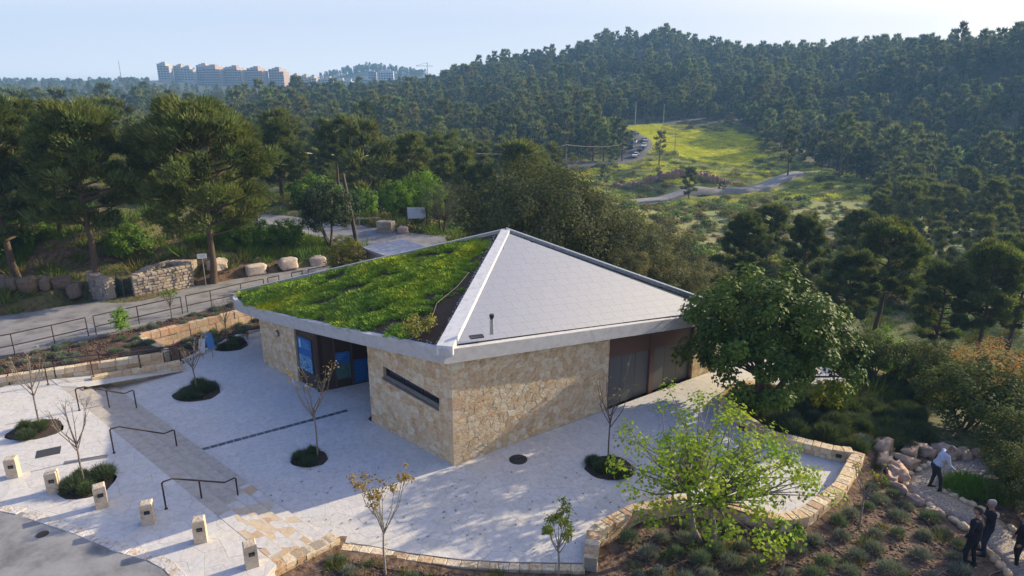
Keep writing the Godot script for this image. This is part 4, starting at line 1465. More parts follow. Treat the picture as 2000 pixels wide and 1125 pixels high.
func bollards() -> void:
	rng.seed = 460
	var proto := base("stone_bollard")
	var mb := MB.new()
	mb.cur = Color(0.58, 0.5, 0.39)
	mb.prism(PackedVector2Array([Vector2(-0.19, -0.17), Vector2(0.19, -0.17), Vector2(0.19, 0.17), Vector2(-0.19, 0.17)]), -0.1, 0.8, 0.03, Transform3D(Basis(Vector3.RIGHT, Vector3.FORWARD, Vector3.UP), Vector3.ZERO), Vector2(0.04, 0.03))
	obj("block", mb.make(M.stone), proto)
	mb = MB.new()
	mb.cur = Color(0.03, 0.028, 0.027)
	mb.box(Vector3(0.02, 0.5, 0.178), Vector3(0.17, 0.12, 0.03))
	obj("lamp_housing", mb.make(M.iron), proto)
	mb = MB.new()
	mb.cur = Color(0.02, 0.02, 0.02)
	mb.box(Vector3(0.02, 0.5, 0.196), Vector3(0.12, 0.07, 0.012))
	obj("lamp_glass", mb.make(M.window_glass), proto)
	proto.set_meta("stem", "stone_bollard")
	var f := 12.9 / 13.05
	var at := [Vector2(-16.9, -20.3), Vector2(-14.95, -19.4), Vector2(-12.94, -18.6), Vector2(-11.03, -17.76), Vector2(-9.08, -16.92), Vector2(-7.21, -15.85)]
	var said := ["cut near the photo's left edge, first of the row", "second of the row, left of the planted pit", "third of the row, touching the rosemary pit", "fourth of the row, alone in the building's shadow", "fifth of the row, at the end of the nearest handrail", "last of the row, at the photo's lower edge"]
	for i in 6:
		var o := proto
		if i > 0: o = copy(proto)
		o.position = v3(at[i], UP_Y)
		o.rotation.y = 0.42 + rr(-0.15, 0.15)
		o.scale = Vector3(0.9, rr(0.88, 0.97), 0.9)
		tag(o, "beige stone bollard, " + said[i], "bollard", "stone bollards along the terrace edge")
	mb = MB.new()
	mb.cur = Color(0.1, 0.1, 0.1)
	mb.box(Vector3.ZERO, Vector3(0.75, 0.02, 0.6))
	tag(obj("manhole_cover", mb.make(M.iron), self, Vector3(-16.75, UP_Y + 0.012, -21.85), 0.5), "square dark metal cover in the terrace paving", "manhole cover")
	mb = MB.new()
	mb.cur = Color(0.3, 0.29, 0.28)
	mb.box(Vector3.ZERO, Vector3(1.35, 0.02, 0.25))
	tag(obj("drain_grate", mb.make(M.iron), self, Vector3(-15.1, UP_Y + 0.011, -21.35), 0.36), "pale strip grate beside the bare terrace sapling", "drain")
	mb = MB.new()
	mb.cur = Color(0.08, 0.06, 0.05)
	mb.tube([Vector3(0, -0.02, 0), Vector3(0, 0.012, 0)], [0.16, 0.16], 16)
	tag(obj("manhole_cover", mb.make(M.iron), self, Vector3(-13.9, UP_Y + 0.02, -17.2)), "small round dark cover in the asphalt", "manhole cover")
	# edge stones between paving and asphalt
	var o := base("edge_stones")
	var cv := curve_of(PackedVector2Array([Vector2(-33, -23.0), Vector2(-24.5, -20.9), Vector2(-18.0, -19.0), Vector2(-15.4, -18.35), Vector2(-13.0, -17.4), Vector2(-11.3, -16.6), Vector2(-9.8, -16.1), Vector2(-8.7, -15.1), Vector2(-7.4, -13.5)]))
	stone_wall(o, cv, UP_Y - 0.1, UP_Y + 0.024, UP_Y + 0.024, 0.3, 0.7, 0.2, PALE, 461)
	o.name = "paving_edge"
	tag(o, "uneven row of edge stones between terrace and asphalt", "kerb", "", "structure")

func pits_planted() -> void:
	rng.seed = 470
	var said := ["round planting pit with rosemary in the middle of the plaza", "long rosemary bed with a bare sapling before the entrance", "rosemary clump at the back of the plaza by the kerb", "planted pit beside the glazed front", "soil pit with tall shrubs on the terrace, nearest the left edge", "rosemary pit beside the third bollard"]
	for i in pits.size():
		var q = pits[i]
		var o := base("tree_pit", v3(q[0], q[1]))
		obj("soil", sheet(circle(Vector2.ZERO, q[2] * 0.97, 18, 0.06, 1.12), 0.006, 0.1, Color(0.09, 0.06, 0.045), M.soil), o)
		tag(o, "bare soil of the " + said[i], "planting pit")
		var n: int = [4, 7, 6, 5, 4, 5][i]
		for k in n:
			var a := TAU * k / n + rr(-0.3, 0.3)
			var d: float = q[2] * rr(0.35, 0.72)
			if k == 0: d = 0.1
			plant(q[0] + Vector2(cos(a) * 1.15, sin(a)) * d, q[1], "rosemary", rr(0.45, 0.95) * (0.7 if i == 0 or i == 4 else 0.9), "rosemary plant in the " + said[i], "plant", "plants of pit: " + said[i], "rosemary")
	var grey := Color(0.28, 0.24, 0.2)
	var bare := Color(0.33, 0.27, 0.13)
	grown("sapling", sapling(481, 4.1, true, Color(0.34, 0.27, 0.1), 4, Color(0.34, 0.28, 0.22)), Vector3(-7.25, 0, -22.5), 0.4, 1.0, "slim young tree with upright pale branches before the entrance", "sapling")
	grown("sapling", sapling(482, 2.7, true, bare, 1, grey), Vector3(-14.2, 0, -28.0), 1.1, 1.0, "small bare sapling in the long rosemary bed", "sapling")
	grown("sapling", sapling(483, 3.2, true, bare, 1, grey), Vector3(-14.2, UP_Y, -19.8), 2.1, 1.0, "bare forked sapling beside the third bollard", "sapling")
	grown("sapling", sapling(484, 3.3, true, bare, 1, grey), Vector3(-18.2, UP_Y, -23.6), 0.2, 1.0, "bare thin sapling on the terrace near the left edge", "sapling")
	grown("sapling", sapling(485, 3.9, true, bare, 1, Color(0.2, 0.15, 0.13)), Vector3(3.5, 0, -21.9), 0.9, 1.0, "thin dark bare sapling before the glazed front", "sapling")
	grown("sapling", sapling(486, 3.0, true, bare, 1, grey), Vector3(-15.1, 0, -33.8), 1.5, 0.9, "thin bare sapling in the rosemary clump at the back", "sapling")


# ---------------------------------------------------------------- the building
func eave_left() -> Array:
	var p := [Vector3(-2.3, 4.2, -21.5), Vector3(-7.66, 3.27, -26.5), Vector3(-10.2, 2.82, -28.95), Vector3(-11.8, 2.55, -30.5), Vector3(-13.1, 2.4, -31.8), Vector3(-13.98, 2.33, -32.7), Vector3(-14.4, 2.3, -33.4), Vector3(-14.42, 2.3, -34.3)]
	for k in 2:
		var q := [p[0]]
		for i in p.size() - 1:
			q.append(p[i].lerp(p[i + 1], 0.25))
			q.append(p[i].lerp(p[i + 1], 0.75))
		q.append(p[p.size() - 1])
		p = q
	return p

const APEX := Vector3(-0.3, 6.68, -31.6)
const EAVE_F := Vector3(-2.3, 4.2, -21.5)
const EAVE_R := Vector3(10.4, 2.56, -30.45)
const EAVE_B := Vector3(-1.6, 2.3, -42.5)
const FASCIA := 0.52

func inward(p: Vector3, by: float) -> Vector3:
	var d := Vector3(APEX.x - p.x, 0, APEX.z - p.z).normalized()
	return p + d * by

func fascia(parent: Node3D, line: Array) -> void:
	var mb := MB.new()
	mb.cur = Color(0.56, 0.545, 0.52)
	var up := Vector3(0, FASCIA, 0)
	for i in line.size() - 1:
		var a: Vector3 = line[i]
		var b: Vector3 = line[i + 1]
		var ai := inward(a, 0.26)
		var bi := inward(b, 0.26)
		mb.quad(a, b, b + up, a + up)
		mb.quad(a + up, b + up, bi + up, ai + up)
		mb.quad(bi + up * 0.6, ai + up * 0.6, ai + up, bi + up)
		mb.quad(b, a, Vector3(APEX.x, 4.3, APEX.z).lerp(a, 0.3), Vector3(APEX.x, 4.3, APEX.z).lerp(b, 0.3))
	obj("fascia", mb.make(M.concrete), parent)

func slab(parent: Node3D, o: Vector3, d: Vector3, n: Vector3, outline: PackedVector2Array, back := 0.36, front := -0.011, col := Color(0.52, 0.43, 0.32), m: Material = null) -> void:
	var mb := MB.new()
	mb.cur = col
	mb.prism(outline, -back, front, 0.002, Transform3D(Basis(d, Vector3.UP, n), o))
	obj("wall_core", mb.make(m if m else M.mortar), parent)

func poster(parent: Node3D, o: Vector3, d: Vector3, n: Vector3, w: float, h: float, kind: int) -> void:
	rng.seed = 500 + kind
	var im := Image.create(96, 128, false, Image.FORMAT_RGB8)
	im.fill([Color(0.05, 0.36, 0.62), Color(0.06, 0.33, 0.6), Color(0.04, 0.27, 0.5)][kind])
	if kind == 0:
		im.fill_rect(Rect2i(6, 8, 16, 34), Color(0.55, 0.72, 0.85))
		for i in 4: im.fill_rect(Rect2i(30, 10 + i * 8, 40 + (i * 13) % 22, 3), Color(0.35, 0.6, 0.8))
		for i in 260:
			im.fill_rect(Rect2i(rng.randi() % 90, 66 + rng.randi() % 58, 3 + rng.randi() % 5, 2 + rng.randi() % 6), Color(0.3, 0.5, 0.62).lerp(Color(0.6, 0.72, 0.76), rng.randf()))
	elif kind == 1:
		im.fill_rect(Rect2i(0, 54, 96, 74), Color(0.2, 0.33, 0.33))
		for i in 160:
			im.fill_rect(Rect2i(rng.randi() % 90, 58 + rng.randi() % 66, 3 + rng.randi() % 8, 2 + rng.randi() % 4), Color(0.16, 0.3, 0.3).lerp(Color(0.36, 0.46, 0.42), rng.randf()))
		for i in 3: im.fill_rect(Rect2i(8, 12 + i * 10, 60 - i * 14, 3), Color(0.3, 0.55, 0.75))
	else:
		for i in 9: im.fill_rect(Rect2i(8, 14 + i * 12, 50 + (i * 17) % 30, 3), Color(0.12, 0.4, 0.62))
	var m := StandardMaterial3D.new()
	m.albedo_texture = ImageTexture.create_from_image(im)
	m.roughness = 0.5
	var st := SurfaceTool.new()
	st.begin(Mesh.PRIMITIVE_TRIANGLES)
	var q := [o, o + d * w, o + d * w + Vector3.UP * h, o + Vector3.UP * h]
	var uv := [Vector2(0, 1), Vector2(1, 1), Vector2(1, 0), Vector2(0, 0)]
	for i in [0, 2, 1, 0, 3, 2]:
		st.set_normal(n)
		st.set_uv(uv[i])
		st.add_vertex(q[i])
	st.set_material(m)
	var frame := MB.new()
	frame.cur = Color(0.06, 0.035, 0.025)
	frame.prism(PackedVector2Array([Vector2(-0.03, -0.03), Vector2(w + 0.03, -0.03), Vector2(w + 0.03, h + 0.03), Vector2(-0.03, h + 0.03)]), -0.03, -0.006, 0.004, Transform3D(Basis(d, Vector3.UP, n), o))
	var f := obj("poster_panel", frame.make(M.paint), parent)
	obj("poster", st.commit(), f)

func building() -> void:
	var b := base("stone_pavilion")
	tag(b, "stone-clad pavilion with a green and solar pyramid roof and concrete eaves", "building")
	var r3 := Vector3(WR.x, 0, WR.y)
	var l3 := Vector3(WL.x, 0, WL.y)
	var rn := Vector3(-WR.y, 0, WR.x)
	var c3 := v3(CO, 0)
	# glazed front: stone, screens, end pier
	var wr := Node3D.new()
	wr.name = "glazed_front_wall"
	b.add_child(wr, true)
	var top := func(s): return 4.2 - 0.106 * s + 0.12
	var o1 := PackedVector2Array([Vector2(0.0, -0.1), Vector2(7.6, -0.1), Vector2(7.6, top.call(7.6)), Vector2(0.0, top.call(0.0))])
	slab(wr, c3, r3, rn, o1)
	clad(wr, c3, r3, rn, o1, PackedVector2Array(), 0.29, WARM, 510)
	var we := Node3D.new()
	we.name = "end_pier"
	b.add_child(we, true)
	var o2 := PackedVector2Array([Vector2(13.05, -0.1), Vector2(14.7, -0.1), Vector2(14.7, top.call(14.7)), Vector2(13.05, top.call(13.05))])
	slab(we, c3, r3, rn, o2)
	clad(we, c3, r3, rn, o2, PackedVector2Array(), 0.29, WARM, 511)
	var brown := Color(0.115, 0.062, 0.045)
	var xr := Transform3D(Basis(r3, Vector3.UP, rn), c3)
	var mb := MB.new()
	mb.cur = brown
	mb.prism(PackedVector2Array([Vector2(7.6, 2.3), Vector2(13.05, 1.86), Vector2(13.05, top.call(13.05)), Vector2(7.6, top.call(7.6))]), -0.3, -0.13, 0.01, xr)
	obj("lintel", mb.make(M.paint), b)
	for s in [[7.6, 7.74], [10.2, 10.46], [12.93, 13.05]]:
		mb = MB.new()
		mb.cur = brown
		mb.prism(PackedVector2Array([Vector2(s[0], -0.05), Vector2(s[1], -0.05), Vector2(s[1], top.call(s[1]) - 0.02), Vector2(s[0], top.call(s[0]) - 0.02)]), -0.26, -0.08, 0.01, xr)
		obj("column", mb.make(M.paint), b)
	for s in [[7.74, 10.2], [10.46, 12.93]]:
		mb = MB.new()
		mb.cur = Color(0.15, 0.15, 0.14)
		mb.prism(PackedVector2Array([Vector2(s[0], -0.02), Vector2(s[1], -0.02), Vector2(s[1], 2.5 - s[1] * 0.02), Vector2(s[0], 2.5 - s[0] * 0.02)]), -0.24, -0.2, 0.004, xr)
		var sc := obj("roller_screen", mb.make(M.screen), b)
		for k in 2:
			mb = MB.new()
			mb.cur = Color(0.07, 0.065, 0.06)
			var x: float = lerpf(s[0], s[1], (k + 1) / 3.0)
			mb.prism(PackedVector2Array([Vector2(x - 0.012, 0.0), Vector2(x + 0.012, 0.0), Vector2(x + 0.012, 2.2), Vector2(x - 0.012, 2.2)]), -0.21, -0.193, 0.002, xr)
			obj("seam_bar", mb.make(M.paint), sc)
	# entrance front
	var ln := Vector3(WL.y, 0, -WL.x)
	# along runs from far to near so that along x up points outwards
	var lt := func(s): return 4.2 - 0.13 * s + 0.12
	var far := c3 + l3 * 5.0
	var xa := func(s0: float, s1: float, y0: float, y1: float, t0: float, t1: float): return PackedVector2Array([Vector2(5.0 - s1, y1), Vector2(5.0 - s0, y0), Vector2(5.0 - s0, t0), Vector2(5.0 - s1, t1)])
	var wa := Node3D.new()
	wa.name = "window_wall"
	b.add_child(wa, true)
	var full: PackedVector2Array = xa.call(0.0, 5.0, -0.1, -0.1, lt.call(0.0), lt.call(5.0))
	var hole: PackedVector2Array = xa.call(0.72, 4.0, 2.10, 2.33, 2.48, 2.78)
	slab(wa, far, -l3, ln, xa.call(0.0, 0.72, -0.1, -0.1, lt.call(0.0), lt.call(0.72)))
	slab(wa, far, -l3, ln, xa.call(4.0, 5.0, -0.1, -0.1, lt.call(4.0), lt.call(5.0)))
	slab(wa, far, -l3, ln, xa.call(0.72, 4.0, -0.1, -0.1, 2.10, 2.33))
	slab(wa, far, -l3, ln, xa.call(0.72, 4.0, 2.48, 2.78, lt.call(0.72), lt.call(4.0)))
	clad(wa, far, -l3, ln, full, hole, 0.3, WARM, 512)
	var xl := Transform3D(Basis(-l3, Vector3.UP, ln), far)
	mb = MB.new()
	mb.cur = Color(0.012, 0.014, 0.017)
	mb.prism(xa.call(0.72, 4.0, 2.10, 2.33, 2.48, 2.78), -0.3, -0.17, 0.003, xl)
	var wi := obj("slit_window", mb.make(M.window_glass), b)
	mb = MB.new()
	mb.cur = Color(0.22, 0.21, 0.21)
	mb.prism(xa.call(0.74, 4.02, 1.98, 2.22, 2.09, 2.325), -0.16, 0.05, 0.01, xl)
	obj("sill", mb.make(M.galvanised), wi)
	mb = MB.new()
	mb.cur = Color(0.03, 0.03, 0.034)
	for s in [0.72, 1.8, 2.9, 3.95]:
		mb.prism(xa.call(s, s + 0.05, 2.12 + (s - 0.72) * 0.07, 2.12 + (s - 0.72) * 0.07, 2.47 + (s - 0.72) * 0.09, 2.47 + (s - 0.72) * 0.09), -0.18, -0.14, 0.003, xl)
	obj("frame", mb.make(M.paint), wi)
	var wb := Node3D.new()
	wb.name = "far_pier"
	b.add_child(wb, true)
	var far2 := c3 + l3 * 13.9
	var o4 := PackedVector2Array([Vector2(0, -0.1), Vector2(3.25, -0.1), Vector2(3.25, lt.call(10.65)), Vector2(0, lt.call(13.9))])
	slab(wb, far2, -l3, ln, o4)
	clad(wb, far2, -l3, ln, o4, PackedVector2Array(), 0.29, WARM, 513)
	mb = MB.new()
	mb.cur = Color(0.2, 0.19, 0.18)
	var lp: Vector3 = far2 - l3 * 1.75 + Vector3.UP * 2.05
	mb.tube([lp, lp + ln * 0.09], [0.17, 0.15], 16)
	var wl := obj("wall_lamp", mb.make(M.iron), b)
	mb = MB.new()
	mb.cur = Color(0.5, 0.48, 0.44)
	mb.tube([lp + ln * 0.09, lp + ln * 0.1], [0.11, 0.1], 16)
	obj("lamp_glass", mb.make(M.smooth), wl)
	# corner stones, longer on one face and the other in turn
	rng.seed = 514
	var qs := Node3D.new()
	qs.name = "corner_stones"
	b.add_child(qs, true)
	var oc := (rn + ln) / (1.0 + rn.dot(ln)) * 0.016
	var yq := -0.02
	var kq := 0
	while yq < 4.05:
		var hq := minf(rr(0.32, 0.5), 4.2 - yq)
		var la := rr(0.42, 0.6) if kq % 2 else rr(0.2, 0.28)
		var lb := rr(0.2, 0.28) if kq % 2 else rr(0.42, 0.6)
		var f := PackedVector2Array()
		for q in [c3 + r3 * la + rn * 0.016, c3 + oc, c3 + l3 * lb + ln * 0.016, c3 + l3 * lb - ln * 0.03, c3 - oc * 1.9, c3 + r3 * la - rn * 0.03]:
			f.append(Vector2(q.x, -q.z))
		mb = MB.new()
		mb.cur = pick(WARM, 0.06)
		mb.prism(f, yq + 0.006, yq + hq - 0.006, 0.001, Transform3D(Basis(Vector3.RIGHT, Vector3.FORWARD, Vector3.UP), Vector3.ZERO))
		obj("stone", mb.make(M.stone), qs)
		yq += hq
		kq += 1
	# brown display panel and the deep entrance
	var xf2 := Transform3D(Basis(-l3, Vector3.UP, ln), c3 + l3 * 10.65)
	mb = MB.new()
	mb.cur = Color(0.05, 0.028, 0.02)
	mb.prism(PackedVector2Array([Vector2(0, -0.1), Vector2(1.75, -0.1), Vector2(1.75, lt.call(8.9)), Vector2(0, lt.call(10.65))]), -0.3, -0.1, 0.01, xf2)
	obj("display_wall", mb.make(M.paint), b)
	poster(b, c3 + l3 * 10.5 - ln * 0.06 + Vector3.UP * 0.75, -l3, ln, 1.1, 1.6, 0)
	var ra := Vector3(-8.72, 0, -28.05)
	var rd := Vector3(0.876, 0, -0.482)
	var rnm := Vector3(0.482, 0, 0.876)
	var xq := Transform3D(Basis(rd, Vector3.UP, rnm), ra)
	mb = MB.new()
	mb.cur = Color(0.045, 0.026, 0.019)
	mb.prism(PackedVector2Array([Vector2(0, -0.1), Vector2(5.4, -0.1), Vector2(5.4, 4.2), Vector2(0, 3.15)]), -0.2, 0.0, 0.01, xq)
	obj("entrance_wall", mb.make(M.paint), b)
	for k in 4:
		mb = MB.new()
		mb.cur = Color(0.085, 0.048, 0.034)
		mb.prism(PackedVector2Array([Vector2(0.02 + k * 0.78, 0), Vector2(0.1 + k * 0.78, 0), Vector2(0.1 + k * 0.78, 3.1), Vector2(0.02 + k * 0.78, 3.1)]), 0.0, 0.04, 0.005, xq)
		obj("entrance_post", mb.make(M.paint), b)
	poster(b, ra + rd * 0.86 + rnm * 0.05 + Vector3.UP * 0.45, rd, rnm, 0.66, 1.3, 1)
	poster(b, ra + rd * 1.66 + rnm * 0.05 + Vector3.UP * 0.1, rd, rnm, 0.74, 1.15, 2)
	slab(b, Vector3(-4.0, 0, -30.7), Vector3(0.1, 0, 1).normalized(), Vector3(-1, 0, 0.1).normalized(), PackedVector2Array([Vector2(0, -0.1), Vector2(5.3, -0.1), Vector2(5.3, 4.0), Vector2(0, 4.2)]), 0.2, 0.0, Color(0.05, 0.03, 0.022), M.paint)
	# plain walls at the back
	for w in [[Vector2(9.81, -30.53), Vector2(5.2, -37.0), 2.7], [Vector2(5.2, -37.0), Vector2(-8.3, -38.2), 2.5], [Vector2(-8.3, -38.2), Vector2(-12.33, -31.36), 2.4]]:
		var d: Vector2 = (w[1] - w[0]).normalized()
		var l: float = (w[1] - w[0]).length()
		slab(b, v3(w[0], 0), v3(d, 0), Vector3(-d.y, 0, d.x), PackedVector2Array([Vector2(0, -0.2), Vector2(l, -0.2), Vector2(l, w[2] + 0.3), Vector2(0, w[2] + 0.3)]), 0.3, 0.0, Color(0.5, 0.42, 0.32), M.stone)
	roof(b)

func roof(b: Node3D) -> void:
	var rf := Node3D.new()
	rf.name = "roof"
	b.add_child(rf, true)
	var el := eave_left()
	var rev := el.duplicate()
	rev.reverse()
	var right := []
	for i in 13: right.append(EAVE_F.lerp(EAVE_R, i / 12.0))
	fascia(rf, rev)
	fascia(rf, right)
	fascia(rf, [EAVE_R, EAVE_B])
	fascia(rf, [EAVE_B, Vector3(-9.5, 2.28, -38.8), el[el.size() - 1]])
	var soff := MB.new()
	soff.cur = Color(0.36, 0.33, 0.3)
	var ring := rev + right.slice(1) + [EAVE_B]
	for i in ring.size():
		var p := Vector3(APEX.x, 4.3, APEX.z).lerp(ring[i], 0.3)
		var q := Vector3(APEX.x, 4.3, APEX.z).lerp(ring[(i + 1) % ring.size()], 0.3)
		soff.tri(q, p, Vector3(APEX.x, 4.3, APEX.z))
	obj("soffit", soff.make(M.concrete), rf)
	# green slope
	var up := Vector3(0, FASCIA - 0.07, 0)
	var mb := MB.new()
	mb.cur = Color(0.1, 0.065, 0.042)
	var ap := APEX - Vector3(0, 0.1, 0)
	for i in el.size() - 1:
		var p := inward(el[i], 0.2) + up
		var q := inward(el[i + 1], 0.2) + up
		for k in 8:
			var a := k / 8.0
			var c := (k + 1) / 8.0
			mb.quad(q.lerp(ap, a), p.lerp(ap, a), p.lerp(ap, c), q.lerp(ap, c))
	obj("roof_soil", mb.make(M.soil), rf)
	# back slopes, out of sight from the front
	mb = MB.new()
	mb.cur = Color(0.09, 0.11, 0.03)
	for t in [[EAVE_B, EAVE_R], [Vector3(-9.5, 2.28, -38.8), EAVE_B], [el[el.size() - 1], Vector3(-9.5, 2.28, -38.8)]]:
		mb.tri(inward(t[1], 0.2) + up, inward(t[0], 0.2) + up, ap)
	obj("back_slope", mb.make(M.soil), rf)
	rng.seed = 530
	var cum := [0.0]
	for i in el.size() - 1: cum.append(cum[i] + (el[i + 1] - el[i]).length())
	var total: float = cum[cum.size() - 1]
	var xs := [[], []]
	var cs := [[], []]
	var peb := []
	var pc := []
	var hf := Vector2(EAVE_F.x, EAVE_F.z)
	var ha := Vector2(APEX.x, APEX.z)
	for n in 9500:
		var s := rr(0, total)
		var i := 0
		while i < el.size() - 2 and cum[i + 1] < s: i += 1
		var e: Vector3 = inward(el[i].lerp(el[i + 1], (s - cum[i]) / maxf(0.001, cum[i + 1] - cum[i])), 0.3) + up
		var t := 1.0 - sqrt(1.0 - rng.randf())
		var p := e.lerp(ap, t * 0.985)
		var f := Vector2(p.x, p.z)
		var hd := Geometry2D.get_closest_point_to_segment(f, hf, ha).distance_to(f)
		var low := f.distance_to(hf)
		var n1 := patchy.get_noise_2d(p.x * 14.0, p.z * 14.0)
		var n2 := patchy.get_noise_2d(p.x * 5.0 + 50.0, p.z * 5.0)
		if hd < 0.55 or (t < 0.03 and rng.randf() < 0.5):
			peb.append(Transform3D(Basis(Vector3(rr(-1, 1), 1, rr(-1, 1)).normalized(), rr(0, TAU)).scaled(Vector3.ONE * rr(0.5, 1.3)), p))
			pc.append(vary(Color(0.45, 0.45, 0.45), 0.35))
			continue
		var bare := clampf(2.0 - hd * 0.62, 0, 1) * clampf(1.75 - low * 0.2, 0, 1)
		if rng.randf() < bare * 1.05 or n1 + n2 * 0.5 < -0.3: continue
		var k := 0 if rng.randf() < 0.35 else 1
		var sz := rr(0.6, 1.5) * (1.0 + n1 * 0.5) * (0.55 if hd < 1.2 else 1.0)
		xs[k].append(Transform3D(Basis(Vector3.UP, rr(0, TAU)).scaled(Vector3(sz, sz * rr(0.35, 0.75), sz)), p - Vector3(0, 0.02, 0)))
		var c := Color(0.95, 1.0, 0.8).lerp(Color(0.55, 0.72, 0.9), clampf(0.45 - n2 * 1.6, 0, 1)).lerp(Color(1.5, 1.15, 0.7), clampf(n1 * 1.4 + n2 - 0.5, 0, 0.45))
		if f.distance_to(Vector2(-11.7, -30.6)) < 0.8: c = Color(1.7, 1.3, 0.4)
		cs[k].append(c * rr(0.75, 1.25))
	for k in 2:
		many("roof_planting", K.tuft[k], xs[k], rf, cs[k])
	var pm := MB.new()
	pm.rock(Vector3.ZERO, Vector3(0.08, 0.05, 0.07), 5, Basis(), 4)
	many("gravel", pm.make(M.stone), peb, rf, pc)
	# pale yellowish shrub near the corner
	rng.seed = 531
	var sh := MB.new()
	for k in 14:
		leaves(sh, Vector3(-3.3 + rr(-0.55, 0.4), 4.85 + rr(0, 0.35), -23.2 + rr(-0.5, 0.4)), 0.22, 60, 0.11, Color(0.3, 0.29, 0.07), Vector3(-3.3, 4.6, -23.2))
	obj("roof_shrub", sh.make(M.leaf, false), rf)
	# dripline hose on the bare soil
	mb = MB.new()
	mb.cur = Color(0.3, 0.27, 0.22)
	mb.tube([Vector3(-3.0, 4.95, -23.4), Vector3(-2.9, 5.25, -25.0), Vector3(-2.2, 5.55, -26.2), Vector3(-1.8, 5.8, -27.4)], [0.009, 0.009, 0.009, 0.009], 5)
	obj("drip_hose", mb.make(M.plain), rf)
	# solar slope
	var f0 := inward(EAVE_F, 0.26) + Vector3(0, FASCIA - 0.05, 0)
	var r0 := inward(EAVE_R, 0.26) + Vector3(0, FASCIA - 0.05, 0)
	mb = MB.new()
	mb.cur = Color(0.3, 0.3, 0.33)
	mb.tri(f0, r0, APEX - Vector3(0, 0.05, 0))
	obj("roof_deck", mb.make(M.solar), rf)
	var ex := (r0 - f0).normalized()
	var nn := (r0 - f0).cross(APEX - f0).normalized()
	var ey := nn.cross(ex)
	var xf := Transform3D(Basis(ex, ey, nn), f0 + nn * 0.02)
	var a2 := Vector2((APEX - f0).dot(ex), (APEX - f0).dot(ey))
	var len := (r0 - f0).length()
	var tri := PackedVector2Array([Vector2(0.42, 0.12), Vector2(len - 0.5, 0.12), a2 - Vector2(0.02, 0.35)])
	rng.seed = 532
	var pw := 0.66
	var ph := 0.42
	for j in int(a2.y / ph) + 1:
		for i in range(-1, int(len / pw) + 2):
			var x := i * pw + (0.49 if j % 2 else 0.0)
			var y := j * ph
			for q in Geometry2D.intersect_polygons(PackedVector2Array([Vector2(x + 0.002, y + 0.002), Vector2(x + pw - 0.002, y + 0.002), Vector2(x + pw - 0.002, y + ph - 0.002), Vector2(x + 0.003, y + ph - 0.002)]), tri):
				if area_of(q) < 0.01: continue
				var one := MB.new()
				one.cur = vary(Color(0.44, 0.445, 0.475), 0.012)
				one.prism(q, 0.0, 0.03, 0.001, xf, Vector2(rr(-1, 1), rr(-1, 1)) * 0.0018)
				obj("solar_panel", one.make(M.solar), rf)
	# hips
	mb = MB.new()
	mb.cur = Color(0.74, 0.725, 0.70)
	var hp := APEX + Vector3(0, 0.08, 0.1)
	var fp := EAVE_F + Vector3(0.0, FASCIA + 0.1, -0.15)
	var sd := (hp - fp).cross(Vector3.UP).normalized()
	for e in [[0.28, 0.2, 0.0, 0.0]]:
		mb.quad(fp - sd * 0.29, fp + sd * 0.29, hp + sd * 0.2, hp - sd * 0.2)
		mb.quad(fp + sd * 0.29, fp + sd * 0.29 - Vector3.UP * 0.35, hp + sd * 0.2 - Vector3.UP * 0.35, hp + sd * 0.2)
		mb.quad(fp - sd * 0.29 - Vector3.UP * 0.35, fp - sd * 0.29, hp - sd * 0.2, hp - sd * 0.2 - Vector3.UP * 0.35)
		mb.quad(fp - sd * 0.29 - Vector3.UP * 0.35, fp + sd * 0.29 - Vector3.UP * 0.35, fp + sd * 0.29, fp - sd * 0.29)
	obj("hip_beam", mb.make(M.concrete), rf)
	mb = MB.new()
	mb.cur = Color(0.32, 0.36, 0.42)
	mb.bar(APEX + Vector3(0, 0.05, 0), EAVE_R + Vector3(-0.1, FASCIA + 0.06, -0.05), 0.24, 0.16)
	obj("hip_cap", mb.make(M.galvanised), rf)
	mb = MB.new()
	mb.cur = Color(0.42, 0.42, 0.42)
	mb.bar(APEX + Vector3(0, 0.02, 0), el[el.size() - 1] + Vector3(0.1, FASCIA + 0.03, 0), 0.22, 0.14)
	obj("hip_cap", mb.make(M.concrete), rf)
	# vent pipe and hatch on the solar slope
	mb = MB.new()
	mb.cur = Color(0.6, 0.6, 0.62)
	var vp := Vector3(-0.72, 4.95, -22.83)
	mb.tube([vp - Vector3(0, 0.15, 0), vp + Vector3(0, 0.42, 0)], [0.075, 0.075], 12)
	var pipe := obj("vent_pipe", mb.make(M.galvanised), rf)
	mb = MB.new()
	mb.cur = Color(0.02, 0.02, 0.02)
	mb.tube([vp + Vector3(0, 0.4, 0), vp + Vector3(0, 0.47, 0), vp + Vector3(0, 0.49, 0), vp + Vector3(0, 0.6, 0)], [0.06, 0.06, 0.095, 0.085], 12)
	obj("cowl", mb.make(M.paint), pipe)
	mb = MB.new()
	mb.cur = Color(0.04, 0.04, 0.045)
	mb.box(Vector3(-1.25, 4.83, -22.5), Vector3(0.55, 0.06, 0.16), Basis(ex, nn, ex.cross(nn)))
	obj("roof_outlet", mb.make(M.paint), rf)


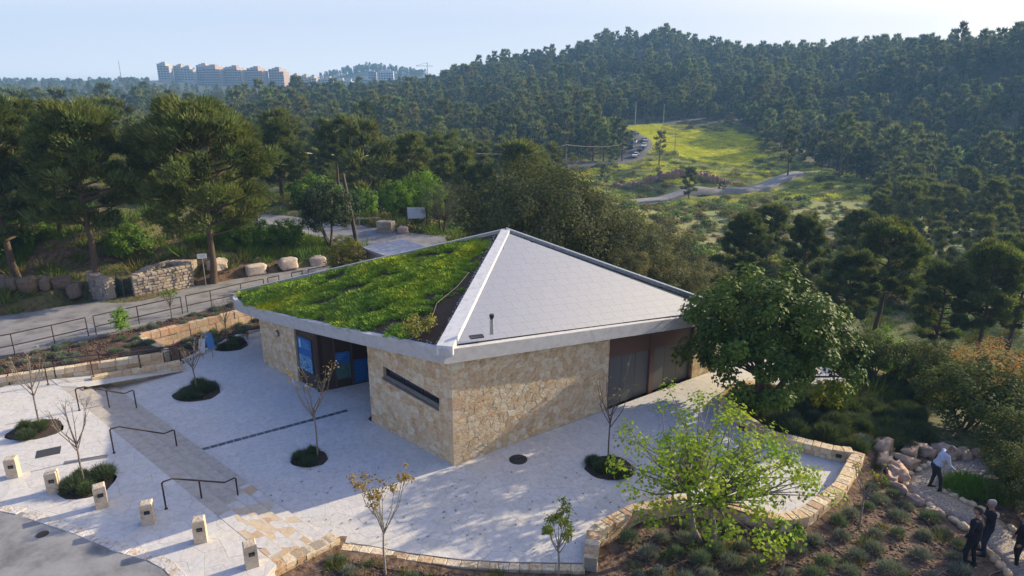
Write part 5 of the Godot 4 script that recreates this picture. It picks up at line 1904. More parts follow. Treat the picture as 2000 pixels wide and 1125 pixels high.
# ---------------------------------------------------------------- the garden
func parapets() -> void:
	var w := base("garden_wall")
	stone_wall(w, curve_of(PackedVector2Array([Vector2(2.25, -16.45), Vector2(2.5, -17.75), Vector2(3.9, -18.85), Vector2(5.55, -19.3), Vector2(7.2, -18.9), Vector2(8.45, -18.3), Vector2(9.25, -18.55), Vector2(11.1, -20.1), Vector2(12.75, -22.2)])), -0.2, 0.38, 0.42, 0.38, 0.3, 0.2, OCHRE + WARM, 601)
	tag(w, "curving low stone wall between the plaza and the lavender bed", "garden wall")
	w = base("garden_wall")
	stone_wall(w, curve_of(PackedVector2Array([Vector2(12.55, -22.3), Vector2(12.0, -22.4), Vector2(9.95, -23.65), Vector2(9.35, -25.3), Vector2(9.15, -26.85), Vector2(10.15, -28.2), Vector2(11.7, -28.5)])), -0.2, 0.46, 0.36, 0.4, 0.32, 0.2, WARM, 602)
	tag(w, "curved stone wall holding up the bed under the carob tree", "garden wall")
	w = base("edging_wall")
	stone_wall(w, curve_of(PackedVector2Array([Vector2(-5.5, -17.45), Vector2(-4.4, -17.3), Vector2(-3.1, -16.95), Vector2(-1.5, -16.65), Vector2(0, -16.53), Vector2(2.1, -16.48)])), -0.4, 0.03, 0.03, 0.24, 0.36, 0.25, WARM, 603)
	tag(w, "flush ochre stone edging along the front of the plaza", "edging")
	var mb := MB.new()
	mb.cur = Color(0.05, 0.05, 0.05)
	mb.box(Vector3(12.0, 0.27, -22.17), Vector3(0.2, 0.12, 0.05), Basis(Vector3.UP, -0.5))
	tag(obj("wall_light", mb.make(M.iron)), "small dark recessed light in the curved wall's inner corner", "wall light")

func garden() -> void:
	rng.seed = 610
	var bed := PackedVector2Array([Vector2(3.6, -18.0), Vector2(5.6, -18.6), Vector2(7.2, -18.2), Vector2(8.5, -17.6), Vector2(9.5, -17.9), Vector2(11.3, -19.4), Vector2(13.0, -21.7), Vector2(13.7, -20.6), Vector2(13.9, -19.4), Vector2(13.7, -17.9), Vector2(13.4, -16.6), Vector2(12, -14.2), Vector2(6, -14.2), Vector2(3, -15.4)])
	var spots := []
	for p in scatter_in(bed, 700):
		var ok := true
		for q in spots:
			if q.distance_to(p) < 0.62: ok = false
		if ok and spots.size() < 90: spots.append(p)
	for p in spots:
		plant(p, gh(p.x, p.y), "lavender", rr(0.75, 1.25), "grey-green lavender cushion in the brown bed between wall and path", "lavender", "lavender cushions in the brown bed")
	var up := PackedVector2Array([Vector2(12.9, -22.7), Vector2(12.1, -22.9), Vector2(10.4, -24.0), Vector2(9.8, -25.4), Vector2(9.65, -26.8), Vector2(10.5, -27.9), Vector2(14.5, -28.1), Vector2(16.4, -26.3), Vector2(15.6, -24.0), Vector2(14.1, -23.2)])
	for p in scatter_in(up, 85):
		var k := rng.randf()
		plant(p, gh(p.x, p.y), "rosemary" if k < 0.45 else "lavender", rr(0.6, 1.15) * (1.3 if k >= 0.45 else 1.0), "grey-green herb in the bed under the carob tree", "herb", "herbs under the carob tree", "herb")
	var low := PackedVector2Array([Vector2(-5.4, -16.9), Vector2(-3, -16.5), Vector2(0, -16.1), Vector2(2.4, -16.1), Vector2(4, -15.0), Vector2(3.5, -13.6), Vector2(-5, -13.6)])
	for p in scatter_in(low, 34):
		plant(p, gh(p.x, p.y), "lavender", rr(0.5, 1.0), "small grey-green plant in the soil before the plaza's edge", "plant", "small plants before the plaza edge", "low_plant")
	var side := PackedVector2Array([Vector2(13.2, -22.0), Vector2(14.2, -22.4), Vector2(16.5, -24.2), Vector2(18, -27), Vector2(20, -31), Vector2(15, -31), Vector2(15.5, -27), Vector2(14.5, -23.6)])
	for p in scatter_in(side, 60):
		plant(p, gh(p.x, p.y), "rosemary", rr(0.5, 1.0), "small bush on the slope beside the path", "bush", "bushes on the slope beside the path", "slope_bush")
	# loose soil, chips and dry leaves
	var xf := []
	var cs := []
	var clod := MB.new()
	clod.rock(Vector3.ZERO, Vector3(0.09, 0.05, 0.07), 3, Basis(), 4)
	for p in scatter_in(bed, 3800) + scatter_in(low, 2600) + scatter_in(up, 1300) + scatter_in(side, 700):
		xf.append(Transform3D(Basis(Vector3.UP, rr(0, TAU)).scaled(Vector3.ONE * (rr(0.3, 1.1) if rng.randf() < 0.93 else rr(1.2, 2.2))), gv(p.x, p.y, 0.0)))
		cs.append(vary([Color(0.13, 0.085, 0.06), Color(0.2, 0.145, 0.1), Color(0.3, 0.25, 0.2)][0 if rng.randf() < 0.6 else (1 if rng.randf() < 0.8 else 2)], 0.3))
	tag(many("soil_clod", clod.make(M.soil), xf, self, cs), "clods and chips on the brown garden soil", "soil", "", "stuff")
	var gx := []
	var gc := []
	for p in scatter_in(bed, 50) + scatter_in(up, 500) + scatter_in(side, 600) + scatter_in(low, 160):
		gx.append(Transform3D(Basis(Vector3.UP, rr(0, TAU)).scaled(Vector3.ONE * rr(0.3, 0.9)), gv(p.x, p.y)))
		gc.append(Color(rr(0.8, 1.6), rr(0.7, 1.1), rr(0.8, 1.6)))
	for i in 5200:
		var a := rr(-0.72, 0.72)
		var d := rr(28, 95)
		var p := Vector2(tan(a) * d, -d)
		if in_plaza(p) or on_road(p): continue
		if p.x > -16 and p.x < 12 and p.y > -44: continue
		if p.x > -27 and p.x < -11 and p.y > -41 and p.y < -25: continue
		gx.append(Transform3D(Basis(Vector3.UP, rr(0, TAU)).scaled(Vector3.ONE * rr(0.7, 2.2)), gv(p.x, p.y)))
		gc.append(Color(rr(0.7, 1.5), rr(0.8, 1.3), rr(0.7, 1.4)))
	tag(many("grass", K.grass, gx, self, gc), "tufts of grass and weeds on the open ground", "grass", "", "stuff")
	var lx := []
	var lc := []
	var dry := MB.new()
	dry.quad(Vector3(-0.04, 0.012, 0), Vector3(0, 0.02, 0.025), Vector3(0.045, 0.01, 0), Vector3(0, 0.016, -0.025))
	for i in 620:
		var p := Vector2(rr(-9, 11), rr(-24.5, -16.6)) if i % 3 else Vector2(6.5, -19.5) + Vector2(rng.randfn(), rng.randfn()) * 1.6
		if not in_plaza(p) or (p - CO).dot(Vector2(0.05, -1.0)) > 0.0 and absf(p.x) < 9: continue
		lx.append(Transform3D(Basis(Vector3.UP, rr(0, TAU)).scaled(Vector3.ONE * rr(0.5, 1.3)), v3(p, 0.016)))
		lc.append(vary([Color(0.22, 0.14, 0.07), Color(0.3, 0.24, 0.09), Color(0.14, 0.1, 0.07)][rng.randi() % 3], 0.3))
	tag(many("fallen_leaves", dry.make(M.plain), lx, self, lc), "dry leaves scattered over the pale paving", "fallen leaves", "", "stuff")
	# irrigation hoses
	var hose := [[[Vector2(13.2, -21.0), Vector2(13.35, -19.2), Vector2(13.5, -17.8), Vector2(12.9, -16.6), Vector2(11.6, -15.9)], "long tan hose curving down the bed beside the path"], [[Vector2(9.6, -17.6), Vector2(9.9, -16.9), Vector2(9.8, -16.2)], "short pale hose end between lavender cushions"], [[Vector2(-4.8, -16.6), Vector2(-2.5, -16.2), Vector2(0.5, -15.9), Vector2(2.5, -16.0)], "dark hose lying along the front edging"], [[Vector2(4.2, -17.2), Vector2(6.5, -17.3), Vector2(8.8, -16.4), Vector2(11.0, -15.6)], "brown hose across the bed below the fig tree"], [[Vector2(12.9, -15.4), Vector2(13.6, -16.2), Vector2(14.3, -16.5)], "pale hose running towards the standing men"]]
	for h in hose:
		var cv := curve_of(PackedVector2Array(h[0]))
		var l := cv.get_baked_length()
		var pts := []
		var rad := []
		for i in 31:
			var p := cv.sample_baked(l * i / 30)
			pts.append(gv(p.x, p.y, 0.025))
			rad.append(0.016)
		var mb := MB.new()
		mb.cur = Color(0.33, 0.25, 0.18) if h[1].find("dark") < 0 else Color(0.06, 0.045, 0.04)
		mb.tube(pts, rad, 6)
		tag(obj("garden_hose", mb.make(M.plain)), h[1], "hose")
	# the path with its edging stones and boulders
	var line := PackedVector2Array([Vector2(18.2, -22.9), Vector2(16.6, -22.3), Vector2(15.1, -21.6), Vector2(14.55, -20.8), Vector2(14.85, -19.7), Vector2(15.25, -18.7), Vector2(15.1, -17.2), Vector2(14.6, -15.0)])
	tag(obj("garden_path", ribbon(line, 1.25, 0.05, Color(0.44, 0.39, 0.33), M.soil, 0.3)), "pale gravel path curving past the boulders", "path", "", "structure")
	var cv2 := curve_of(line)
	var l2 := cv2.get_baked_length()
	for s in [-1.0, 1.0]:
		var o := base("path_edging")
		var n := int(l2 / 0.36)
		for i in n:
			var p := cv2.sample_baked(l2 * i / n)
			var d := (cv2.sample_baked(minf(l2, l2 * i / n + 0.1)) - p).normalized()
			var q: Vector2 = p + Vector2(-d.y, d.x) * s * rr(0.66, 0.76)
			var mb := MB.new()
			mb.cur = pick(WARM, 0.15)
			mb.rock(gv(q.x, q.y, 0.04), Vector3(rr(0.3, 0.42), rr(0.18, 0.3), rr(0.2, 0.3)), i, Basis(Vector3.UP, -d.angle()), 5, 0.6)
			obj("stone", mb.make(M.stone), o)
		tag(o, "row of small edging stones along the %s side of the gravel path" % ("outer, bush" if s < 0 else "bed"), "edging")
	var bs := [[14.35, -23.4, 0.9, 0.7], [14.75, -22.75, 0.85, 0.6], [15.35, -23.35, 0.8, 0.65], [13.95, -22.6, 0.8, 0.55], [14.1, -22.0, 0.9, 0.7], [13.75, -21.6, 0.6, 0.45], [13.65, -21.0, 0.55, 0.4], [16.0, -23.6, 0.8, 0.55], [16.9, -23.6, 0.9, 0.5], [17.5, -23.4, 0.7, 0.42], [18.1, -23.5, 0.6, 0.4], [13.8, -20.2, 0.5, 0.35], [14.0, -19.5, 0.45, 0.3]]
	for i in bs.size():
		var b = bs[i]
		var mb := MB.new()
		mb.cur = vary(Color(0.47, 0.35, 0.26), 0.12)
		mb.rock(Vector3(0, b[3] * 0.2, 0), Vector3(b[2] * 1.2, b[3] * 0.95, b[2] * 0.7), 620 + i, Basis(Vector3.UP, rr(0, 3)) * Basis(Vector3.RIGHT, rr(-0.35, 0.35)), 11, 0.42, 0.26)
		tag(obj("boulder", mb.make(M.stone), self, gv(b[0], b[1])), "rounded reddish boulder holding the bed beside the gravel path", "boulder", "boulders beside the gravel path")
	var gt := tussock(640, 1.0, 0.45, 2600, 0.32, 0.012, Color(0.12, 0.24, 0.03), M.blade)
	tag(obj("grass_clump", gt, self, gv(16.25, -20.9), 0.0), "bright green grassy clump inside the bend of the path", "grass clump")
	# trees and bushes of the garden
	var fig := broad(651, 4.2, 3.2, 0.9, 130, 5600, 0.12, Color(0.2, 0.32, 0.03), Color(0.32, 0.4, 0.045), M.leaf, {"cluster": 0.13, "slim": 0.75, "bark": Color(0.3, 0.26, 0.22), "trunk": 0.09, "lean": -0.35, "branches": 140, "spread": 0.55, "stems": 2})
	grown("fig_tree", fig, gv(6.0, -17.75), 0.3, 1.05, "bright green open fig tree with a leaning pale trunk in the bed")
	var carob := broad(652, 5.8, 3.6, 0.5, 160, 26000, 0.2, Color(0.05, 0.09, 0.018), Color(0.1, 0.15, 0.02), M.thick_leaf, {"cluster": 0.15, "stems": 3, "trunk": 0.16, "slim": 0.62, "lumps": 0.75})
	grown("carob_tree", carob, gv(10.9, -26.9), 0.0, 1.0, "dense dark green carob tree at the right end of the roof")
	grown("young_tree", sapling(653, 3.4, false, Color(0.28, 0.2, 0.06), 16, Color(0.45, 0.42, 0.38)), gv(-3.6, -16.2), 0.8, 1.0, "young tree with sparse yellowing leaves before the front edging", "sapling")
	grown("young_tree", sapling(654, 2.2, false, Color(0.2, 0.24, 0.04), 26, Color(0.45, 0.42, 0.38)), gv(1.3, -16.1), 1.8, 1.0, "short leafy young tree by the end of the curving wall", "sapling")
	grown("young_tree", sapling(655, 2.6, true, Color(0.3, 0.25, 0.04), 3, Color(0.3, 0.27, 0.24)), gv(10.9, -18.3), 0.2, 1.0, "thin bare sapling standing among the lavender", "sapling")
	grown("young_tree", sapling(656, 1.8, false, Color(0.12, 0.2, 0.03), 26, Color(0.3, 0.26, 0.2)), gv(7.6, -16.1), 0.2, 1.0, "small leafy plant with green shoots at the photo's lower edge", "sapling")
	var gl := Color(0.15, 0.27, 0.03)
	var g2 := Color(0.21, 0.33, 0.04)
	grown("bright_bush", broad(657, 3.6, 1.5, 0.1, 60, 5200, 0.15, gl, g2, M.leaf, {"stems": 4, "trunk": 0.05}), gv(20.3, -35.0), 0.0, 1.0, "bright green rounded bush right of the carob tree", "bush")
	grown("yellow_bush", broad(658, 1.7, 0.75, 0.0, 30, 1500, 0.12, Color(0.28, 0.29, 0.03), Color(0.2, 0.26, 0.03), M.leaf, {"stems": 3, "trunk": 0.025, "branches": 10}), gv(13.2, -26.0), 0.0, 1.0, "yellow-green bush in the bed right of the carob trunk", "bush")
	var rust := broad(659, 3.2, 2.4, 0.1, 80, 7500, 0.14, Color(0.42, 0.22, 0.09), Color(0.28, 0.23, 0.08), M.leaf, {"stems": 5, "trunk": 0.05, "spread": 0.4})
	var ro := grown("rust_bush", rust, gv(23.2, -31.8), 0.0, 1.1, "broad rust-orange bush behind the dark shrubs on the right", "bush")
	copy(ro, "second rust-orange bush, cut by the photo's right edge", gv(26.6, -33.4), 2.0, 1.05)
	var dk := broad(660, 2.6, 1.7, 0.0, 70, 8000, 0.13, Color(0.075, 0.105, 0.035), Color(0.12, 0.14, 0.045), M.leaf, {"stems": 5, "trunk": 0.05})
	var d0 := grown("dark_shrub", dk, gv(20.2, -30.6), 0.0, 1.0, "green shrub on the slope before the rust-orange bush", "shrub")
	copy(d0, "large dark shrub behind the bent man", gv(19.3, -26.0), 1.0, 1.3)
	copy(d0, "dark shrub at the right edge above the path", gv(21.8, -25.8), 2.6, 1.25)
	copy(d0, "dark shrub between the path and the right edge", gv(18.8, -22.4), 3.6, 0.95)
	copy(d0, "green shrub left of the dark shrubs on the slope", gv(18.2, -31.6), 4.4, 0.8)
	copy(d0, "low dark shrub beside the standing men", gv(17.4, -20.3), 5.1, 0.8)
	var olive := broad(661, 3.6, 1.5, 0.6, 60, 9000, 0.11, Color(0.09, 0.105, 0.06), Color(0.14, 0.15, 0.09), M.leaf, {"slim": 0.28, "stems": 2, "trunk": 0.09})
	var ol := grown("olive_tree", olive, gv(17.0, -18.2), 0.0, 1.0, "silvery olive tree at the lower right edge beside the men")
	copy(ol, "olive tree in the lower right corner before the men", gv(15.9, -15.9), 2.0, 0.85)

func big_trees() -> void:
	rng.seed = 700
	var P: Array = K.pine
	grown("pine_tree", P[1], gv(-19.1, -41.9, -0.1), 0.6, 0.96, "tall broad pine by the road, behind the dry-stone wall's right end")
	grown("pine_tree", P[0], gv(-25.2, -39.9, -0.1), 2.0, 0.93, "tall dark pine by the road, left of the stone gateway")
	grown("pine_tree", P[2], gv(-30.5, -40.5), 1.0, 0.9, "tall pine at the photo's left edge")
	grown("pine_tree", P[2], gv(-31.5, -46.5), 4.0, 0.62, "lower bushy pine in the shade between the left pines")
	grown("pine_tree", P[0], gv(-35.5, -50.5), 5.0, 0.75, "pine behind the leftmost roadside pine")
	grown("pine_tree", P[2], gv(-24.4, -72.0), 2.5, 0.72, "pine standing alone right of the broad roadside pine")
	grown("pine_tree", P[1], gv(-26.5, -62.0), 3.3, 0.74, "pine behind the broad roadside pine")
	grown("pine_tree", P[0], gv(-24.6, -48.5), 3.3, 0.7, "pine close behind the stone gateway")
	var U: Array = K.umbrella
	var ul := [[-21.6, -85.0, 0.98, 1, "flat-topped pine in the middle distance left of the leaning pole"], [-17.0, -104.0, 0.9, 0, "pine behind the bright green tree"], [-27.0, -98.0, 0.8, 1, "small pine left of the flat-topped pine"], [-14.0, -112.0, 1.0, 0, "dense pine below the white pole's cable"], [-10.8, -105.0, 1.15, 1, "tallest pine left of the white pole"], [-7.4, -93.0, 0.95, 0, "pine before the white pole"], [-3.6, -79.0, 0.8, 1, "pine behind the left part of the dark oak"], [-14.6, -92.0, 0.8, 1, "pine above the car park board"], [-20.5, -118.0, 0.95, 0, "pine beyond the short strip of road"]]
	for u in ul:
		grown("pine_tree", U[u[3]], gv(u[0], u[1]), rr(0, TAU), u[2], u[4])
	# pines of the slope to the right of the building
	var rl := [[21.6, -62, 2.0, "first dark pine right of the building's roof corner"], [29.0, -75, 0.6, "pine behind the first dark pines on the right slope"], [27.4, -62, 1.8, "pine above the carob tree's left half"], [39, -75, 0.0, "pine farther down behind the tallest dark pine"], [26.6, -51, 1.2, "grey-green pine just behind the carob tree"], [31.7, -56, 2.8, "tallest dark pine on the right slope"], [31.4, -47.5, 1.2, "spreading pine with a visible trunk beside the rust bush"], [34.0, -46.5, 3.0, "dark pine near the right edge"], [38.2, -49, 2.4, "pine cut by the right edge on the slope"]]
	for i in rl.size():
		var r = rl[i]
		var y := gh(r[0], r[1])
		var t := grown("pine_tree", P[[2, 0, 2, 0][i % 4]], Vector3(r[0], y - 0.1, r[1]), rr(0, TAU), (r[2] - y) / 12.2, r[3])
		t.scale *= Vector3(1.0, 1.0, 1.0) + Vector3(0.12, 0.0, 0.12) * rr(-1.0, 1.0)
	# broad trees round the building
	var oak := broad(711, 7.4, 5.6, 0.8, 190, 30000, 0.2, Color(0.07, 0.085, 0.04), Color(0.115, 0.125, 0.055), M.leaf, {"stems": 3, "trunk": 0.2, "cluster": 0.17})
	var k := grown("oak_tree", oak, gv(2.2, -48.0, -0.3), 0.0, 1.12, "huge dark rounded oak directly behind the roof's peak")
	copy(k, "dark oak merging with the huge one on its right side", gv(7.2, -50.5, -0.3), 2.2, 0.9)
	var wild := broad(712, 5.0, 3.0, 0.4, 90, 9000, 0.2, Color(0.12, 0.135, 0.055), Color(0.2, 0.18, 0.08), M.leaf, {"stems": 3, "trunk": 0.1})
	var w := grown("wild_tree", wild, gv(9.8, -58.5), 0.0, 1.1, "olive-green tree right of the dark oaks")
	copy(w, "second olive-green tree right of the dark oaks", gv(13.0, -61), 1.4, 1.15)
	copy(w, "grey-green bushy tree behind the solar slope's edge", gv(10.4, -48.5), 2.8, 0.75)
	copy(w, "yellowish bushy tree farther along the solar slope's edge", gv(13.2, -50.0), 4.0, 0.7)
	copy(w, "bushy tree at the foot of the oaks by the roof edge", gv(7.8, -44.5), 5.2, 0.55)
	copy(w, "scraggy tree beyond the roof's right corner", gv(16.0, -56.0), 0.7, 0.85)
	var dark := broad(713, 5.2, 2.3, 0.9, 90, 11000, 0.17, Color(0.035, 0.055, 0.022), Color(0.06, 0.08, 0.03), M.thick_leaf, {"stems": 4, "trunk": 0.08})
	grown("carob_tree", dark, gv(-13.6, -49.6), 0.0, 1.0, "dark many-stemmed tree at the car park's near corner")
	var green := broad(714, 5.4, 2.6, 0.6, 90, 9000, 0.2, gl_(), Color(0.2, 0.31, 0.04), M.leaf, {"stems": 2, "trunk": 0.1})
	var g := grown("green_tree", green, gv(-8.4, -63.0), 0.0, 1.0, "bright green tree beyond the car park")
	copy(g, "lower bright green tree left of its taller neighbour", gv(-10.4, -61.0), 2.0, 0.68)
	var grey := broad(715, 4.4, 2.0, 0.4, 70, 7000, 0.14, Color(0.075, 0.09, 0.06), Color(0.12, 0.13, 0.09), M.leaf, {"slim": 0.3, "stems": 2, "trunk": 0.1})
	grown("olive_tree", grey, gv(-5.9, -57.0), 0.0, 1.05, "grey-green olive beside the car park board")
	grown("bush", broad(716, 3.0, 1.35, 0.1, 60, 6000, 0.14, Color(0.15, 0.17, 0.03), Color(0.22, 0.2, 0.045), M.leaf, {"stems": 5, "trunk": 0.04}), Vector3(-10.7, 0.9, -42.7), 0.0, 1.0, "yellow-green bush at the roadside behind the green roof", "bush")
	# shrubs of the left bank
	var bb := broad(717, 2.2, 1.7, 0.0, 50, 4200, 0.2, Color(0.1, 0.19, 0.03), Color(0.15, 0.24, 0.035), M.leaf, {"stems": 4, "trunk": 0.04, "branches": 8})
	var s := grown("bank_shrub", bb, gv(-25.9, -44.8), 0.0, 0.95, "bright green shrub behind the stone gateway", "shrub")
	var more := [[-33.8, -45.0, 1.4, "bright green shrub on the bank at the left edge"], [-37.5, -47.0, 1.3, "second bright shrub farther left on the bank"], [-19.5, -47.5, 1.1, "green shrub behind the broad pine's trunk"], [-16.8, -49.5, 1.0, "low green shrub on the grassy bank by the road"], [-23.6, -55.5, 1.3, "shrub behind the broad pine beside the upper road"], [-19.0, -66.0, 1.5, "shrub beyond the upper road left of the dark tree"], [-15.0, -66.5, 1.3, "shrub beyond the upper road behind the dark tree"], [-29.0, -68.0, 1.8, "large shrub beyond the upper road behind the broad pine"]]
	for m in more:
		copy(s, m[3], gv(m[0], m[1], -0.1), rr(0, TAU), m[2])
	var sm := broad(718, 1.6, 0.42, 0.0, 26, 900, 0.13, Color(0.14, 0.28, 0.03), Color(0.22, 0.36, 0.04), M.leaf, {"trunk": 0.02, "cluster": 0.4})
	grown("green_sapling", sm, Vector3(-20.1, 0.93, -33.0), 0.0, 1.0, "small green leafy sapling on the bank by the fence", "sapling")
	grown("green_sapling", sapling(719, 1.9, false, Color(0.16, 0.24, 0.05), 9, Color(0.25, 0.2, 0.15)), Vector3(-18.6, 0.95, -35.2), 0.0, 1.0, "thin upright sapling by the fence further along the bank", "sapling")

func gl_() -> Color:
	return Color(0.13, 0.25, 0.03)

func roadside() -> void:
	rng.seed = 800
	tag(obj("road", sheet(road_poly(), 1.0, 0.5, Color(0.30, 0.29, 0.285), M.asphalt)), "grey asphalt road running behind the fence", "road", "", "structure")
	var lot := lot_poly()
	var mb := MB.new()
	mb.cur = Color(0.27, 0.265, 0.27)
	var tr := Geometry2D.triangulate_polygon(lot)
	var lh := func(p: Vector2): return 1.0 + clampf((-p.y - 47.5) / 8.0, 0.0, 1.0) * 0.6 - 0.004
	for i in range(0, tr.size(), 3):
		var t := [lot[tr[i]], lot[tr[i + 1]], lot[tr[i + 2]]]
		if (t[1] - t[0]).cross(t[2] - t[0]) > 0: t.reverse()
		mb.tri(v3(t[0], lh.call(t[0])), v3(t[1], lh.call(t[1])), v3(t[2], lh.call(t[2])))
	tag(obj("car_park", mb.make(M.asphalt)), "grey asphalt car park and road beyond the green roof", "car park", "", "structure")
	# dry-stone walls and gate
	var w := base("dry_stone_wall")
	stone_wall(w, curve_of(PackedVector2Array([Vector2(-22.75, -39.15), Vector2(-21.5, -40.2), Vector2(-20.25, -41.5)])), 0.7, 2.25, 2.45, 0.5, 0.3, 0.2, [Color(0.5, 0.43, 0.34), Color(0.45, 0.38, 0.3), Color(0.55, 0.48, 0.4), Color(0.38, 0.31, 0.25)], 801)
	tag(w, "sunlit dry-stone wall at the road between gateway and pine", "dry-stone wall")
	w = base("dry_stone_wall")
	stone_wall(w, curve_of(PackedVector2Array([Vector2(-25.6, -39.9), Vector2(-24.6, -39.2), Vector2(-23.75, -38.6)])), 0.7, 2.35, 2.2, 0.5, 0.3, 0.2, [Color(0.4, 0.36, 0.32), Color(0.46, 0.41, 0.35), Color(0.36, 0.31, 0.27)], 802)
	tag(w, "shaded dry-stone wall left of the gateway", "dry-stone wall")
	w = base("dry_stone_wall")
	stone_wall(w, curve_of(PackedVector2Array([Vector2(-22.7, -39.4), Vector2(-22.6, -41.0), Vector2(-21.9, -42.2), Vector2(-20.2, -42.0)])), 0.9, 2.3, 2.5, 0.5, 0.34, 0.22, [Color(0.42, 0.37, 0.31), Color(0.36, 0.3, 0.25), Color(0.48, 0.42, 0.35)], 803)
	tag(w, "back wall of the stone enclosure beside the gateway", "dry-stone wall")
	var g := base("gate", Vector3(-23.55, 0.9, -39.25), -0.75)
	mb = MB.new()
	mb.cur = Color(0.17, 0.22, 0.22)
	mb.box(Vector3(0, 0.62, 0), Vector3(0.9, 1.1, 0.04))
	obj("panel", mb.make(M.galvanised), g)
	for x in [-0.47, 0.47]:
		mb = MB.new()
		mb.cur = Color(0.08, 0.1, 0.1)
		mb.box(Vector3(x, 0.65, 0), Vector3(0.06, 1.4, 0.06))
		obj("gate_post", mb.make(M.iron), g)
	tag(g, "grey-green sheet metal gate in the dry-stone gateway", "gate")
	# boulders
	var ro := [[-19.2, -42.9, 1.25, "first pale boulder right of the broad pine's trunk"], [-17.1, -43.9, 1.35, "second pale boulder along the road from the pine"], [-15.3, -45.1, 1.25, "third pale boulder along the road from the pine"], [-13.7, -46.5, 1.1, "fourth pale boulder, flat and next to the bush"]]
	for i in 4:
		var r = ro[i]
		mb = MB.new()
		mb.cur = vary(Color(0.55, 0.48, 0.42), 0.06)
		mb.rock(Vector3(0, 0.3, 0), Vector3(r[2] * 1.1, 0.85, 0.75), 810 + i, Basis(Vector3.UP, 0.75 + rr(-0.2, 0.2)), 12, 0.16, 0.12)
		tag(obj("boulder", mb.make(M.stone), self, gv(r[0], r[1], 0.0 if i < 3 else -0.1)), r[3], "boulder")
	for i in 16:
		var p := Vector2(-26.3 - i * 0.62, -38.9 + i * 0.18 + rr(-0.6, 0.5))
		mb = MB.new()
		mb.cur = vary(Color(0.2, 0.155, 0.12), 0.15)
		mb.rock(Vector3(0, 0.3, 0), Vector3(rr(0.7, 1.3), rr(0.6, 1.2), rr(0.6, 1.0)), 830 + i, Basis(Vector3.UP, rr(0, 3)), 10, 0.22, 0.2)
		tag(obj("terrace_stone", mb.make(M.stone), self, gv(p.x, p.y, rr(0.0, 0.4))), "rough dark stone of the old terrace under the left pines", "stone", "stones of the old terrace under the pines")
	# small signs
	var s := base("trail_sign", Vector3(-19.35, 1.0, -41.3), 0.35)
	mb = MB.new()
	mb.cur = Color(0.32, 0.3, 0.28)
	mb.tube([Vector3(0, -0.1, -0.03), Vector3(0, 2.1, -0.03)], [0.03, 0.03], 8)
	obj("post", mb.make(M.iron), s)
	mb = MB.new()
	mb.cur = Color(0.8, 0.8, 0.79)
	mb.box(Vector3(0, 1.95, 0), Vector3(0.55, 0.3, 0.02))
	var pl := obj("plate", mb.make(M.paint), s)
	mb = MB.new()
	mb.cur = Color(0.25, 0.26, 0.27)
	for k in 3: mb.box(Vector3(0.02 * k, 2.02 - k * 0.07, 0.0115), Vector3(0.4 - 0.08 * k, 0.022, 0.002))
	obj("lettering", mb.make(M.paint), pl)
	tag(s, "small white sign plate before the broad pine's trunk", "sign")
	s = base("notice_board", Vector3(-8.1, gh(-8.1, -57.2), -57.2), 0.1)
	for x in [-0.85, 0.85]:
		mb = MB.new()
		mb.cur = Color(0.12, 0.09, 0.07)
		mb.box(Vector3(x, 0.8, -0.06), Vector3(0.12, 2.0, 0.1))
		obj("post", mb.make(M.plain), s)
	mb = MB.new()
	mb.cur = Color(0.62, 0.66, 0.7)
	mb.box(Vector3(0, 1.3, 0), Vector3(1.5, 0.95, 0.04))
	obj("board", mb.make(M.paint), s)
	tag(s, "pale notice board on dark posts at the car park", "notice board")
	s = base("leaning_sign", Vector3(-15.3, 0.0, -32.0), 0.5)
	mb = MB.new()
	mb.cur = Color(0.12, 0.3, 0.58)
	mb.box(Vector3(0.1, 0.9, 0), Vector3(0.34, 0.85, 0.02), Basis(Vector3.BACK, 0.12))
	obj("banner", mb.make(M.cloth), s)
	mb = MB.new()
	mb.cur = Color(0.72, 0.73, 0.75)
	mb.box(Vector3(-0.28, 0.72, -0.02), Vector3(0.3, 0.75, 0.02), Basis(Vector3.BACK, -0.15))
	obj("banner", mb.make(M.cloth), s)
	for x in [-0.3, 0.15]:
		mb = MB.new()
		mb.cur = Color(0.3, 0.3, 0.3)
		mb.tube([Vector3(x, 0, -0.03), Vector3(x * 0.8, 1.3, -0.03)], [0.014, 0.014], 6)
		obj("pole", mb.make(M.iron), s)
	tag(s, "narrow blue and white banner sign on thin poles by the lower bed", "sign")
	s = base("metal_stand", Vector3(-14.1, 0.0, -35.0), 0.6)
	mb = MB.new()
	mb.cur = Color(0.05, 0.04, 0.035)
	mb.box(Vector3(0, 0.52, 0), Vector3(0.8, 0.06, 0.4))
	obj("top", mb.make(M.iron), s)
	for x in [-0.36, 0.36]:
		for z in [-0.17, 0.17]:
			mb = MB.new()
			mb.cur = Color(0.05, 0.04, 0.035)
			mb.bar(Vector3(x * 1.15, 0, z), Vector3(x, 0.5, z), 0.04, 0.04)
			obj("leg", mb.make(M.iron), s)
	tag(s, "small dark metal stand by the kerb under the roof's tip", "stand")
	# kiosk behind the roof, block wall, barrier, leaning pole
	s = base("small_kiosk", Vector3(-7.7, 0.9, -43.6), 0.72)
	mb = MB.new()
	mb.cur = Color(0.5, 0.41, 0.32)
	mb.box(Vector3(0, 0.95, 0), Vector3(2.8, 1.9, 2.6))
	obj("wall", mb.make(M.stone), s)
	mb = MB.new()
	mb.cur = Color(0.42, 0.43, 0.45)
	mb.box(Vector3(0, 2.0, 0), Vector3(3.3, 0.14, 3.2))
	obj("roof", mb.make(M.concrete), s)
	mb = MB.new()
	mb.cur = Color(0.05, 0.07, 0.1)
	mb.box(Vector3(0.4, 1.3, 1.31), Vector3(1.3, 0.8, 0.04))
